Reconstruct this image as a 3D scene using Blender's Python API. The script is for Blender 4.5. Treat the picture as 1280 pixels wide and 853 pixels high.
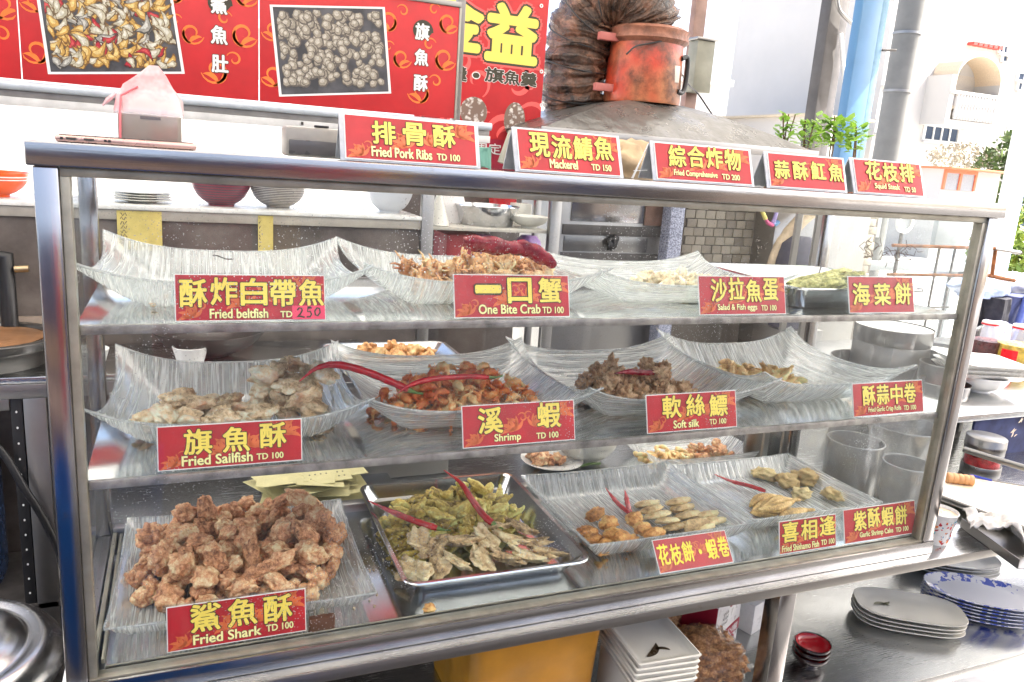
import bpy, bmesh, math, random
from mathutils import Vector, Matrix, noise
R = math.radians
random.seed(11)
S = bpy.context.scene
for o in list(bpy.data.objects): bpy.data.objects.remove(o)
COL = S.collection

# ------------------------------------------------------------------ camera
CAM = Vector((0.145, -0.979, 0.6714)); PITCH, YAW, ROLL, FOC = 0.2252, 0.4063, 0.0709, 980.43
Fw = Vector((math.sin(YAW)*math.cos(PITCH), math.cos(YAW)*math.cos(PITCH), -math.sin(PITCH)))
Rt = Vector((math.cos(YAW), -math.sin(YAW), 0)); Up = Rt.cross(Fw)
Rt2 = math.cos(ROLL)*Rt + math.sin(ROLL)*Up; Up2 = -math.sin(ROLL)*Rt + math.cos(ROLL)*Up
cd = bpy.data.cameras.new('camera'); cam = bpy.data.objects.new('camera', cd); COL.objects.link(cam)
m = Matrix((Rt2, Up2, -Fw)).transposed().to_4x4(); m.translation = CAM
cam.matrix_world = m
cd.sensor_width = 36; cd.lens = FOC/1280*36; cd.clip_end = 2000; cd.clip_start = 0.02
S.camera = cam

def at(px, py, **k):
    "metres: where the sight line through a point of the photograph meets the plane x=, y= or z="
    d = Fw + (px-640)/FOC*Rt2 - (py-426.5)/FOC*Up2
    (a, v), = k.items(); i = 'xyz'.index(a)
    return CAM + d*((v-CAM[i])/d[i])

# ------------------------------------------------------------------ sky, sun, exposure
SUN_EL, SUN_AZ = R(52), R(104)        # azimuth clockwise from +Y
w = bpy.data.worlds.new('World'); S.world = w; w.use_nodes = True
nt = w.node_tree; sky = nt.nodes.new('ShaderNodeTexSky'); sky.sky_type = 'NISHITA'; sky.sun_disc = False
sky.sun_elevation = SUN_EL; sky.sun_rotation = SUN_AZ; sky.dust_density = 6.0; sky.air_density = .75; sky.ozone_density = .25
bgn = nt.nodes['Background']; nt.links.new(sky.outputs[0], bgn.inputs[0]); bgn.inputs[1].default_value = 0.15
sd = bpy.data.lights.new('sun', 'SUN'); sd.energy = 4.2; sd.angle = R(0.5); sd.color = (1, .96, .9)
sun = bpy.data.objects.new('sun', sd); COL.objects.link(sun)
sdir = Vector((math.sin(SUN_AZ)*math.cos(SUN_EL), math.cos(SUN_AZ)*math.cos(SUN_EL), math.sin(SUN_EL)))
sun.rotation_euler = sdir.to_track_quat('Z', 'Y').to_euler(); sun.location = (0, 0, 8)
S.view_settings.view_transform = 'Standard'; S.view_settings.look = 'None'
S.view_settings.exposure = 2.35; S.view_settings.gamma = 1
try:
    S.cycles.use_denoising = True
    S.cycles.max_bounces = 12; S.cycles.diffuse_bounces = 6; S.cycles.glossy_bounces = 7
    S.cycles.transparent_max_bounces = 24; S.cycles.transmission_bounces = 6
    S.cycles.sample_clamp_indirect = 6; S.cycles.caustics_reflective = True; S.cycles.blur_glossy = 1.5; S.cycles.caustics_refractive = False
except Exception: pass

# ------------------------------------------------------------------ node helpers
class N:
    def __init__(s, name):
        s.m = bpy.data.materials.new(name); s.m.use_nodes = True; s.t = s.m.node_tree
        s.p = s.t.nodes['Principled BSDF']; s.out = s.t.nodes['Material Output']
    def n(s, typ, **k):
        q = s.t.nodes.new('ShaderNode'+typ)
        for a, b in k.items():
            if a in q.inputs: q.inputs[a].default_value = b
            else: setattr(q, a, b)
        return q
    def l(s, a, b): s.t.links.new(a, b)
    def co(s, scale=(1, 1, 1), kind='Object', rot=(0, 0, 0)):
        c = s.n('TexCoord'); mp = s.n('Mapping'); mp.inputs['Scale'].default_value = scale; mp.inputs['Rotation'].default_value = rot
        s.l(c.outputs[kind], mp.inputs[0]); return mp.outputs[0]
    def noise(s, scale, detail=4, vec=None, rough=.55, dist=0):
        q = s.n('TexNoise'); q.inputs['Scale'].default_value = scale; q.inputs['Detail'].default_value = detail
        q.inputs['Roughness'].default_value = rough; q.inputs['Distortion'].default_value = dist
        s.l(vec if vec is not None else s.co(), q.inputs['Vector']); return q.outputs['Fac']
    def voro(s, scale, vec=None, feature='F1', out='Distance', rnd=1):
        q = s.n('TexVoronoi'); q.feature = feature; q.inputs['Scale'].default_value = scale
        if 'Randomness' in q.inputs: q.inputs['Randomness'].default_value = rnd
        s.l(vec if vec is not None else s.co(), q.inputs['Vector']); return q.outputs[out]
    def ramp(s, f, stops, interp='LINEAR'):
        q = s.n('ValToRGB'); q.color_ramp.interpolation = interp; e = q.color_ramp.elements
        while len(e) > len(stops): e.remove(e[-1])
        while len(e) < len(stops): e.new(.5)
        for i, (p, c) in enumerate(stops):
            e[i].position = p; e[i].color = (*c, 1) if isinstance(c, (tuple, list)) else (c, c, c, 1)
        s.l(f, q.inputs[0]); return q.outputs[0]
    def mix(s, f, a, b):
        q = s.n('Mix'); q.data_type = 'RGBA'
        if isinstance(f, (int, float)): q.inputs[0].default_value = f
        else: s.l(f, q.inputs[0])
        for i, v in ((6, a), (7, b)):
            if isinstance(v, tuple): q.inputs[i].default_value = (*v, 1) if len(v) == 3 else v
            else: s.l(v, q.inputs[i])
        return q.outputs[2]
    def math(s, op, a, b=0):
        q = s.n('Math'); q.operation = op
        for i, v in ((0, a), (1, b)):
            if isinstance(v, (int, float)): q.inputs[i].default_value = v
            else: s.l(v, q.inputs[i])
        return q.outputs[0]
    def rnd(s):
        return s.n('ObjectInfo').outputs['Random']
    def bump(s, h, strength=.3, dist=.002, to=None):
        q = s.n('Bump'); q.inputs['Strength'].default_value = strength; q.inputs['Distance'].default_value = dist
        s.l(h, q.inputs['Height']); s.l(q.outputs[0], (to or s.p).inputs['Normal']); return q
    def set(s, **k):
        for a, v in k.items():
            i = s.p.inputs[a.replace('_', ' ')]
            if isinstance(v, (int, float)): i.default_value = v
            elif isinstance(v, tuple): i.default_value = (*v, 1) if len(v) == 3 else v
            else: s.l(v, i)
        return s

def plain(name, col, rough=.5, metal=0, var=.12, vscale=30, spec=.5, bump=0, bscale=200, bdist=.0005):
    a = N(name); f = a.noise(vscale, 5)
    lo = tuple(c*(1-var) for c in col); hi = tuple(min(1, c*(1+var)) for c in col)
    a.set(Base_Color=a.ramp(f, [(.3, lo), (.7, hi)]), Metallic=metal)
    a.set(Roughness=a.ramp(a.noise(vscale*1.7, 3), [(.3, max(.02, rough*.8)), (.7, min(1, rough*1.2))]))
    if bump: a.bump(a.noise(bscale, 4), bump, bdist)
    return a.m

def steel(name, base=.62, tint=(1, .99, .97), rough=.2, axis=0, dirt=.3, scratch=.35):
    a = N(name)
    sc = [9, 9, 9]; sc[axis] = .35
    fine = a.noise(60, 5, a.co(tuple(sc)), .7)
    blot = a.noise(7, 5)
    spots = a.noise(38, 6, None, .7)
    c = a.mix(a.ramp(blot, [(.35, 0.), (.75, 1.)]), tuple(base*t for t in tint), tuple(base*.84*t for t in tint))
    c2 = a.mix(a.ramp(spots, [(.62, 0.), (.74, dirt)]), c, (.20, .155, .11))
    a.set(Base_Color=c2, Metallic=a.ramp(spots, [(.62, 1.), (.8, 1-dirt*.7)]))
    r = a.math('ADD', a.ramp(fine, [(.3, rough*.75), (.7, rough*1.25)]), a.ramp(blot, [(.3, 0.), (.8, .09)]))
    a.set(Roughness=r); a.bump(fine, scratch, .00025)
    return a.m

# ------------------------------------------------------------------ mesh helpers
def mesh_from(verts, faces, name='mesh', smooth=False, angle=None):
    me = bpy.data.meshes.new(name); me.from_pydata([tuple(v) for v in verts], [], faces); me.update()
    if smooth:
        for p in me.polygons: p.use_smooth = True
        if angle:
            try: me.set_sharp_from_angle(angle=angle)
            except Exception: pass
    return me
def bm_mesh(bm, name='mesh', smooth=False, angle=None):
    me = bpy.data.meshes.new(name); bmesh.ops.recalc_face_normals(bm, faces=bm.faces); bm.to_mesh(me); bm.free()
    if smooth:
        for p in me.polygons: p.use_smooth = True
        if angle:
            try: me.set_sharp_from_angle(angle=angle)
            except Exception: pass
    return me
def add_box(bm, x0, x1, y0, y1, z0, z1, bev=0, mat=None):
    r = bmesh.ops.create_cube(bm, size=1); vs = r['verts']
    for v in vs: v.co = Vector(((x0+x1)/2+v.co.x*(x1-x0), (y0+y1)/2+v.co.y*(y1-y0), (z0+z1)/2+v.co.z*(z1-z0)))
    if mat is not None:
        for v in vs: v.co = mat @ v.co
    if bev:
        es = list({e for v in vs for e in v.link_edges})
        bmesh.ops.bevel(bm, geom=es, offset=bev, segments=2, affect='EDGES', profile=.5)
def box(x0, x1, y0, y1, z0, z1, bev=.0015, mat=None):
    bm = bmesh.new(); add_box(bm, x0, x1, y0, y1, z0, z1, bev, mat); return bm_mesh(bm, smooth=bool(bev), angle=R(40))
def boxes(L, bev=0):
    bm = bmesh.new()
    for b in L: add_box(bm, *b, bev)
    return bm_mesh(bm)
def lathe(prof, n=40, center=(0, 0, 0), closed=False, smooth=True):
    vs, fs = [], []; c = Vector(center); k = len(prof)
    for i in range(n):
        a = 2*math.pi*i/n
        for r, z in prof: vs.append(c+Vector((r*math.cos(a), r*math.sin(a), z)))
    for i in range(n):
        j = (i+1) % n
        for q in range(k-1 if not closed else k):
            q2 = (q+1) % k
            fs.append((i*k+q, j*k+q, j*k+q2, i*k+q2))
    bm = bmesh.new(); me = mesh_from(vs, fs); bm.from_mesh(me); bpy.data.meshes.remove(me)
    bmesh.ops.remove_doubles(bm, verts=bm.verts, dist=1e-6)
    return bm_mesh(bm, smooth=smooth, angle=R(50))
def tube_data(pts, rad, n=10, caps=True):
    pts = [Vector(p) for p in pts]; vs, fs = [], []
    up = Vector((0, 0, 1)); K = len(pts); prev = None
    for i, p in enumerate(pts):
        t = (pts[min(i+1, K-1)]-pts[max(i-1, 0)]).normalized()
        if prev is None:
            a = t.cross(up);
            if a.length < .1: a = t.cross(Vector((1, 0, 0)))
        else: a = prev - t*prev.dot(t)
        a.normalize(); prev = a; b = t.cross(a)
        r = rad[i] if isinstance(rad, (list, tuple)) else rad
        for j in range(n):
            g = 2*math.pi*j/n; vs.append(p+(a*math.cos(g)+b*math.sin(g))*r)
    for i in range(K-1):
        for j in range(n):
            k = (j+1) % n; fs.append((i*n+j, i*n+k, (i+1)*n+k, (i+1)*n+j))
    if caps: fs += [tuple(reversed(range(n))), tuple((K-1)*n+j for j in range(n))]
    return vs, fs
def tube(pts, rad, n=10, smooth=True): return mesh_from(*tube_data(pts, rad, n), smooth=smooth, angle=R(60))
def join_data(L):
    vs, fs = [], []
    for v, f in L:
        o = len(vs); vs += list(v); fs += [tuple(i+o for i in q) for q in f]
    return vs, fs
def smooth_path(pts, k=6):
    pts = [Vector(p) for p in pts]; out = []
    P = [pts[0]*2-pts[1]]+pts+[pts[-1]*2-pts[-2]]
    for i in range(1, len(P)-2):
        for j in range(k):
            t = j/k; a, b, c, d = P[i-1:i+3]
            out.append(.5*((2*b)+(c-a)*t+(2*a-5*b+4*c-d)*t*t+(3*b-a-3*c+d)*t**3))
    return out+[pts[-1]]
def rrect(hx, hy, r, n=5):
    pts = []; r = min(r, hx, hy)
    for cx, cy, a0 in ((hx-r, hy-r, 0), (-hx+r, hy-r, 90), (-hx+r, -hy+r, 180), (hx-r, -hy+r, 270)):
        for i in range(n+1):
            a = R(a0+90*i/n); pts.append((cx+r*math.cos(a), cy+r*math.sin(a)))
    return pts
def selip(hx, hy, p, n=40):
    pts = []
    for i in range(n):
        a = 2*math.pi*i/n; c, s_ = math.cos(a), math.sin(a)
        pts.append((hx*math.copysign(abs(c)**(2/p), c), hy*math.copysign(abs(s_)**(2/p), s_)))
    return pts
def loft(loops, cap0=True, cap1=True, smooth=True, angle=R(45)):
    n = len(loops[0]); vs = [v for L in loops for v in L]; fs = []
    for i in range(len(loops)-1):
        for j in range(n):
            k = (j+1) % n; fs.append((i*n+j, i*n+k, (i+1)*n+k, (i+1)*n+j))
    if cap0: fs.append(tuple(reversed(range(n))))
    if cap1: fs.append(tuple((len(loops)-1)*n+j for j in range(n)))
    me = mesh_from(vs, fs); bm = bmesh.new(); bm.from_mesh(me); bpy.data.meshes.remove(me)
    return bm_mesh(bm, smooth=smooth, angle=angle)
def L3(pts2, z): return [(x, y, z) for x, y in pts2]

def wm(o):
    return (wm(o.parent) @ o.matrix_parent_inverse if o.parent else Matrix()) @ o.matrix_basis
def put(name, me, mat, parent=None, loc=None, rot=None, scale=None, local=False):
    "links a mesh; coordinates are the world's unless local, then they are the parent's"
    o = bpy.data.objects.new(name, me); COL.objects.link(o)
    if mat is not None:
        if len(me.materials) == 0: me.materials.append(mat)
    if loc is not None: o.location = loc
    if rot is not None: o.rotation_euler = rot
    if scale is not None: o.scale = (scale,)*3 if isinstance(scale, (int, float)) else scale
    if parent is not None:
        o.parent = parent
        if not local: o.matrix_parent_inverse = wm(parent).inverted()
    return o
def tag(o, label, cat, group=None):
    o['label'] = label; o['category'] = cat
    if group: o['group'] = group
    return o
def thing(name, label, cat, loc=(0, 0, 0), rot=(0, 0, 0), group=None):
    o = bpy.data.objects.new(name, None); COL.objects.link(o); o.empty_display_size = .02
    o.location = loc; o.rotation_euler = rot; return tag(o, label, cat, group)
def struct(name, me, mat, parent=None):
    o = put(name, me, mat, parent)
    if parent is None: o['kind'] = 'structure'
    return o

# ------------------------------------------------------------------ materials
M = {}
M['steel_x'] = steel('steel_brushed_x', .38, (1, .97, .95), .16, 0)
M['steel_z'] = steel('steel_brushed_z', .42, (1, .97, .97), .13, 2)
M['steel_dull'] = steel('steel_dull', .33, (1, .97, .93), .33, 0, .6)
M['shelf'] = steel('steel_shelf', .66, (.98, 1, 1.0), .085, 1, .18, .2)
M['tabletop'] = steel('steel_table', .55, (.98, 1, 1), .2, 0, .3, .5)
M['pot'] = steel('aluminium_pot', .20, (1, .99, .96), .30, 2, .25, .03)
M['lid'] = steel('dull_aluminium_lid', .62, (.98, 1, 1), .2, 0, .3, .3)
M['pan'] = steel('steel_pan', .62, (.97, .99, 1.02), .1, 0, .15, .2)
M['track'] = plain('aluminium_track_grimy', (.30, .28, .225), .42, .55, .25, 25, bump=.2)
M['rail'] = plain('shelf_rail_grimy', (.36, .33, .31), .4, .6, .45, 45, bump=.3)
M['black'] = plain('black_rubber', (.012, .012, .013), .4)
M['dark'] = plain('dark_grime', (.05, .045, .042), .6, 0, .4, 20)
M['white'] = plain('white_enamel', (.72, .72, .70), .3, 0, .05)
M['melamine'] = plain('melamine_cream', (.60, .59, .53), .22, 0, .05, 12)
M['ceramic'] = plain('white_ceramic', (.68, .68, .66), .15, 0, .05)
M['foil'] = plain('silver_tape', (.42, .44, .47), .35, .25, .15, 60, bump=.4)
M['cardwhite'] = plain('white_card_edge', (.75, .75, .74), .5, 0, .04)

def glass_sheet(name, dirt=.12, specks=.6, refl=.022, tint=(.97, .985, .98)):
    a = N(name); a.t.nodes.remove(a.p)
    tr = a.n('BsdfTransparent'); tr.inputs[0].default_value = (*tint, 1)
    gl = a.n('BsdfGlossy'); gl.inputs['Roughness'].default_value = .01
    fr = a.n('LayerWeight'); fac = a.math('ADD', refl, a.math('MULTIPLY', a.math('POWER', fr.outputs['Facing'], 5), .9))
    m1 = a.n('MixShader'); a.l(fac, m1.inputs[0]); a.l(tr.outputs[0], m1.inputs[1]); a.l(gl.outputs[0], m1.inputs[2])
    df = a.n('BsdfDiffuse'); df.inputs[0].default_value = (.75, .76, .76, 1)
    tl = a.n('BsdfTranslucent'); tl.inputs[0].default_value = (.75, .76, .76, 1)
    ms = a.n('MixShader'); ms.inputs[0].default_value = .5; a.l(df.outputs[0], ms.inputs[1]); a.l(tl.outputs[0], ms.inputs[2])
    sp = a.ramp(a.voro(210), [(.13, 1.), (.20, 0.)])
    zone = a.ramp(a.noise(5, 3), [(.45, .0), (.68, 1.)])
    s1 = a.math('MULTIPLY', a.math('MULTIPLY', sp, zone), specks)
    hz = a.ramp(a.noise(9, 6, None, .7), [(.35, dirt*.25), (.75, dirt)])
    sm = a.ramp(a.noise(26, 5, a.co((1, 1, .25), rot=(0, .5, 0)), .7), [(.58, 0.), (.8, dirt*3)])
    f = a.math('MAXIMUM', s1, a.math('ADD', hz, sm))
    m2 = a.n('MixShader'); a.l(f, m2.inputs[0]); a.l(m1.outputs[0], m2.inputs[1]); a.l(ms.outputs[0], m2.inputs[2])
    a.l(m2.outputs[0], a.out.inputs[0]); return a.m
M['glass'] = glass_sheet('front_glass', .010, .75)
M['sideglass'] = glass_sheet('side_glass', .05, .3)
M['rightglass'] = glass_sheet('right_side_glass', .12, .3)
M['acrylic'] = glass_sheet('clear_acrylic', .05, 0)

def tray_mat(name, axis, white=.97, base=.26, dens=1.0):
    "pressed clear tray: white lines for the glints on its ridges, clearer between them"
    a = N(name); a.t.nodes.remove(a.p)
    sc = [6, 6, 4.0]; sc[axis] = 150*dens
    v = a.co(tuple(sc))
    n1 = a.noise(1.0, 2, v, .5, .45)
    rid = a.ramp(n1, [(.47, base), (.53, white), (.57, base+.1), (.66, base), (.72, white)])  # glints along the ridges put into the colour as white lines
    tr = a.n('BsdfTransparent'); tr.inputs[0].default_value = (.965, .98, .98, 1)
    gl = a.n('BsdfGlossy'); gl.inputs['Roughness'].default_value = .16
    fr = a.n('LayerWeight'); fr.inputs[0].default_value = .35
    b = a.n('Bump'); b.inputs['Strength'].default_value = .9; b.inputs['Distance'].default_value = .003; a.l(n1, b.inputs['Height'])
    for q in (gl, fr): a.l(b.outputs[0], q.inputs['Normal'])
    ff = a.math('ADD', .20, a.math('MULTIPLY', a.math('POWER', fr.outputs['Facing'], 3), .7))
    m1 = a.n('MixShader'); a.l(ff, m1.inputs[0]); a.l(tr.outputs[0], m1.inputs[1]); a.l(gl.outputs[0], m1.inputs[2])
    df = a.n('BsdfDiffuse'); df.inputs[0].default_value = (.84, .85, .84, 1)
    tl = a.n('BsdfTranslucent'); tl.inputs[0].default_value = (.82, .84, .83, 1)
    for q in (df, tl): a.l(b.outputs[0], q.inputs['Normal'])
    ms = a.n('MixShader'); ms.inputs[0].default_value = .55; a.l(df.outputs[0], ms.inputs[1]); a.l(tl.outputs[0], ms.inputs[2])
    m2 = a.n('MixShader'); a.l(rid, m2.inputs[0]); a.l(m1.outputs[0], m2.inputs[1]); a.l(ms.outputs[0], m2.inputs[2])
    a.l(m2.outputs[0], a.out.inputs[0]); return a.m
M['tray_x'] = tray_mat('pressed_tray_lines_in_depth', 0)      # lines run along y
M['tray_y'] = tray_mat('pressed_tray_lines_across', 1)        # lines run along x

def crust(name, dark, mid, light, scale=60, bumpd=.0022, rough=.62, spots=None, rnd=.10):
    a = N(name); v = a.co()
    dark, mid, light = [tuple(min(.84, q*k_+.008) for q in c_) for c_, k_ in ((dark, .75), (mid, 1.25), (light, 1.35))]
    n1 = a.noise(scale, 6, v, .65); n2 = a.noise(scale*5, 4, v, .7)
    f = a.math('ADD', a.math('MULTIPLY', n1, .65), a.math('MULTIPLY', n2, .35))
    f = a.math('ADD', f, a.math('MULTIPLY', a.math('SUBTRACT', a.rnd(), .5), rnd))
    c = a.ramp(f, [(.36, dark), (.5, mid), (.62, light)])
    if spots is not None:
        c = a.mix(a.ramp(a.noise(scale*.35, 3, v), [(.55, 0.), (.68, .8)]), c, spots)
    a.set(Base_Color=c, Roughness=rough, Subsurface_Weight=.12, Subsurface_Scale=.004)
    a.p.inputs['Subsurface Radius'].default_value = (1, .5, .25)
    h = a.math('ADD', a.math('MULTIPLY', n1, .5), a.math('MULTIPLY', a.noise(scale*9, 3, v, .8), .5))
    a.bump(h, .9, bumpd); return a.m
M['shark'] = crust('fried_shark_crust', (.20, .062, .022), (.52, .25, .12), (.76, .50, .30), 60)
M['sail'] = crust('fried_sailfish_crust', (.32, .19, .09), (.62, .46, .28), (.80, .68, .50), 45, spots=(.45, .16, .07))
M['roll'] = crust('fried_roll_crust', (.26, .085, .018), (.52, .23, .06), (.72, .42, .16), 60)
M['patty'] = crust('pale_patty_crust', (.36, .22, .09), (.58, .41, .20), (.72, .56, .33), 40, .0012)
M['softsilk'] = crust('soft_silk_crust', (.18, .08, .035), (.42, .24, .12), (.60, .42, .26), 60)
M['garlic'] = crust('garlic_roll_crust', (.34, .16, .05), (.64, .42, .18), (.80, .62, .34), 50, .0015)
M['egg'] = crust('pale_egg_crust', (.45, .33, .19), (.70, .58, .40), (.82, .74, .60), 40, .0015)
M['crab'] = crust('fried_crab_shell', (.30, .11, .04), (.60, .34, .16), (.72, .52, .31), 55, spots=(.46, .13, .05), rnd=.15)
M['shrimp'] = crust('fried_shrimp_shell', (.86, .15, .03), (.86, .26, .07), (.86, .46, .22), 55, .001, .45, rnd=.25)
M['tempura'] = crust('yellow_tempura_batter', (.24, .16, .025), (.50, .38, .08), (.72, .60, .22), 40, .0012, spots=(.19, .19, .09), rnd=.2)
M['flatfish'] = crust('grey_flat_fish', (.17, .10, .045), (.50, .36, .19), (.68, .54, .34), 40, .0012, spots=(.30, .22, .15), rnd=.12)
M['shishamo'] = crust('fried_shishamo_crust', (.22, .12, .03), (.46, .29, .09), (.62, .45, .20), 50, .0012)
M['cake'] = crust('garlic_shrimp_cake', (.30, .17, .04), (.56, .39, .16), (.72, .57, .32), 45, spots=(.25, .25, .06))
M['seaweed'] = crust('green_seaweed_batter', (.07, .075, .02), (.22, .22, .07), (.42, .40, .17), 70, .0015)
M['popcorn'] = crust('orange_popcorn_crust', (.30, .11, .03), (.58, .30, .11), (.74, .50, .26), 60)
def chili_mat():
    a = N('glossy_red_chili'); n1 = a.noise(60, 4)
    a.set(Base_Color=a.ramp(n1, [(.3, (.34, .004, .012)), (.7, (.62, .012, .022))]), Roughness=.16, Coat_Weight=.5)
    a.bump(a.noise(45, 5), .6, .003); return a.m
M['chili'] = chili_mat()
M['stem'] = plain('green_chili_stem', (.12, .20, .05), .5)
M['seed'] = plain('dried_chili_dark', (.26, .006, .022), .28, 0, .4, 60, bump=.4, bscale=90, bdist=.002)

# ------------------------------------------------------------------ setting: ground, floor, roof beam, added road and canopy
def ground_mat():
    a = N('pale_concrete_ground'); a.set(Base_Color=a.ramp(a.noise(.6, 8), [(.3, (.36, .355, .34)), (.7, (.50, .49, .47))]), Roughness=.85)
    a.bump(a.noise(30, 6), .3, .004); return a.m
def plane(x0, x1, y0, y1, z): return mesh_from([(x0, y0, z), (x1, y0, z), (x1, y1, z), (x0, y1, z)], [(0, 1, 2, 3)])
struct('ground', plane(-300, 300, -300, 300, -.85), ground_mat())
fl = N('dark_kitchen_tiles'); br = fl.n('TexBrick'); br.inputs['Scale'].default_value = 3.3
br.inputs['Color1'].default_value = (.10, .085, .075, 1); br.inputs['Color2'].default_value = (.075, .065, .06, 1); br.inputs['Mortar'].default_value = (.035, .03, .03, 1)
fl.l(fl.co(), br.inputs['Vector']); fl.set(Base_Color=br.outputs[0], Roughness=.35)
struct('floor', plane(-4, 2.9, -.6, 1.34, -.846), fl.m)
am = N('dark_asphalt'); am.set(Base_Color=am.ramp(am.noise(3, 8), [(.3, (.026, .026, .027)), (.7, (.045, .044, .043))]), Roughness=.8)
struct('added_road', plane(-60, 60, -14, -.61, -.846), am.m)  # dark sheet added out of view to keep reflections in the glass low
struct('roof_beam', box(-4.2, 3.9, 2.405, 2.47, 1.84, 1.93), plain('grey_beam_paint', (.3, .3, .3), .6))
cv = N('added_canvas_canopy'); cv.set(Base_Color=(.72, .71, .68), Roughness=.9); tcv = cv.n('BsdfTranslucent'); tcv.inputs[0].default_value = (.80, .78, .74, 1)
mcv = cv.n('MixShader'); mcv.inputs[0].default_value = .34; cv.l(cv.p.outputs[0], mcv.inputs[1]); cv.l(tcv.outputs[0], mcv.inputs[2]); cv.l(mcv.outputs[0], cv.out.inputs[0])
struct('roof', plane(-4.2, 3.9, -2.4, 2.4, 1.862), cv.m)  # unseen canopy, added with thin pale cloth to let soft light down

# ------------------------------------------------------------------ the display case
W_, D_, ZT = 1.5, .41, .655
SH1, SH2, FLOOR = .453, .261, .006
case = thing('display_case', 'stainless steel and glass food display case with two shelves of fried seafood', 'display case', (.75, .2, -.027))
def part(name, me, mat, parent=case): return put(name, me, mat, parent)
part('top_beam', box(-.005, W_+.006, -.006, .03, .632, .6576, .002), M['steel_x'])
part('top_panel', box(-.005, W_+.006, .0305, D_+.004, .6495, .6555, 0), M['sideglass'])  # unseen top, made of glass to let more light onto the top shelf
part('back_top_beam', box(-.004, W_+.005, D_-.022, D_+.006, .618, .6445, .002), M['steel_x'])
for x0, x1, y0, y1 in ((0, .0245, 0, .024), (W_-.0265, W_, 0, .024), (.002, .026, D_-.026, D_), (W_-.026, W_-.002, D_-.026, D_)):
    part('post', box(x0, x1, y0, y1, .0004 if y0 else -.0002, .6318 if not y0 else .6178, .0025), M['steel_z'])
part('bottom_beam', box(.0, W_, -.002, .0235, -.0262, -.0006, .0015), M['steel_x'])
part('sill', box(.0248, W_-.0268, .0032, .0215, -.0004, .0022, .0004), M['track'])
part('side_beam', box(.0, .0235, .0241, D_-.027, -.026, .012, .0012), M['steel_dull'])
part('side_beam', box(W_-.0265, W_-.002, .0241, D_-.027, -.026, .012, .0012), M['steel_dull'])
part('side_track', box(.027, .033, .026, D_-.028, .0075, .017, .0005), M['track'])
part('side_track', box(.037, .041, .026, D_-.028, .0075, .014, .0005), M['track'])
part('back_bottom_beam', box(.026, W_-.027, D_-.024, D_-.002, -.026, .022, .0015), M['steel_dull'])
part('glass_track', box(.0249, .0345, .0042, .0225, .0024, .6215, .0006), M['track'])
part('glass_track', box(W_-.036, W_-.0269, .0042, .0225, .0024, .6215, .0006), M['track'])
part('glass_track', box(.0249, W_-.0269, .0044, .0225, .6217, .6316, .0006), M['track'])
part('front_glass', box(.0347, W_-.0362, .0118, .0148, .0026, .6213, 0), M['glass'])
part('side_glass', box(.0105, .0135, .0243, D_-.0265, .0125, .6315, 0), M['sideglass'])
part('side_glass', box(W_-.0135, W_-.0105, .0243, D_-.0265, .0125, .6315, 0), M['rightglass'])
part('floor_panel', box(.0415, W_-.0275, .0236, D_-.0245, .0, FLOOR, 0), M['shelf'])
for z in (SH1, SH2):
    sh = part('shelf', box(.030, W_-.030, .0235, D_-.028, z-.007, z, .0006), M['shelf'])
    part('shelf_rail', box(.0352, W_-.0367, .0158, .0232, z-.010, z+.0008, .0008), M['rail'], sh)
    part('shelf_rail', box(.030, W_-.030, D_-.0276, D_-.024, z-.012, z+.001, .0008), M['rail'], sh)
# sliding back door, pushed to the right-hand end
door = part('sliding_door_frame', boxes([(1.395, 1.41, D_-.02, D_-.012, .024, .615), (1.452, 1.466, D_-.02, D_-.012, .024, .615), (1.41, 1.452, D_-.02, D_-.012, .6, .615)], .001), M['steel_dull'])
part('door_pane', box(1.411, 1.451, D_-.0175, D_-.0145, .026, .5995, 0), M['sideglass'], door)

# ------------------------------------------------------------------ trays
def pressed_tray(hx, hy, H, base=.54, sag=.60, pinch=.07, n=28, th=.003, wave=0, power=1.35):
    "square tray with flaring walls and four raised pointed corners; origin at the middle of its underside"
    vs, fs = [], []
    def pt(s, t, off):
        r = max(abs(s), abs(t)); e = max(0, (r-base)/(1-base)); k = (min(abs(s), abs(t))/r) if r else 0
        z = H*e**power*(sag+(1-sag)*k**3)
        px = s*hx*(1-pinch*e*(1-t*t)); py = t*hy*(1-pinch*e*(1-s*s))
        if wave: z += wave*e*math.sin(9*s+3*t)
        return Vector((px, py, z+.001+off))
    for off in (th, 0):
        for i in range(n+1):
            for j in range(n+1):
                vs.append(pt(-1+2*i/n, -1+2*j/n, off))
    q = (n+1)**2
    for i in range(n):
        for j in range(n):
            a = i*(n+1)+j; f = (a, a+n+1, a+n+2, a+1); fs.append(f); fs.append(tuple(x+q for x in reversed(f)))
    ring = [i*(n+1) for i in range(n+1)]+[n*(n+1)+j for j in range(1, n+1)]+[i*(n+1)+n for i in range(n-1, -1, -1)]+[j for j in range(n-1, 0, -1)]
    for i in range(len(ring)):
        a, b = ring[i], ring[(i+1) % len(ring)]; fs.append((b, a, a+q, b+q))
    bm = bmesh.new(); me = mesh_from(vs, fs); bm.from_mesh(me); return bm_mesh(bm, smooth=True, angle=R(50))
M['rim'] = glass_sheet('tray_rim_glass', .5, 0, .08)
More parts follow.
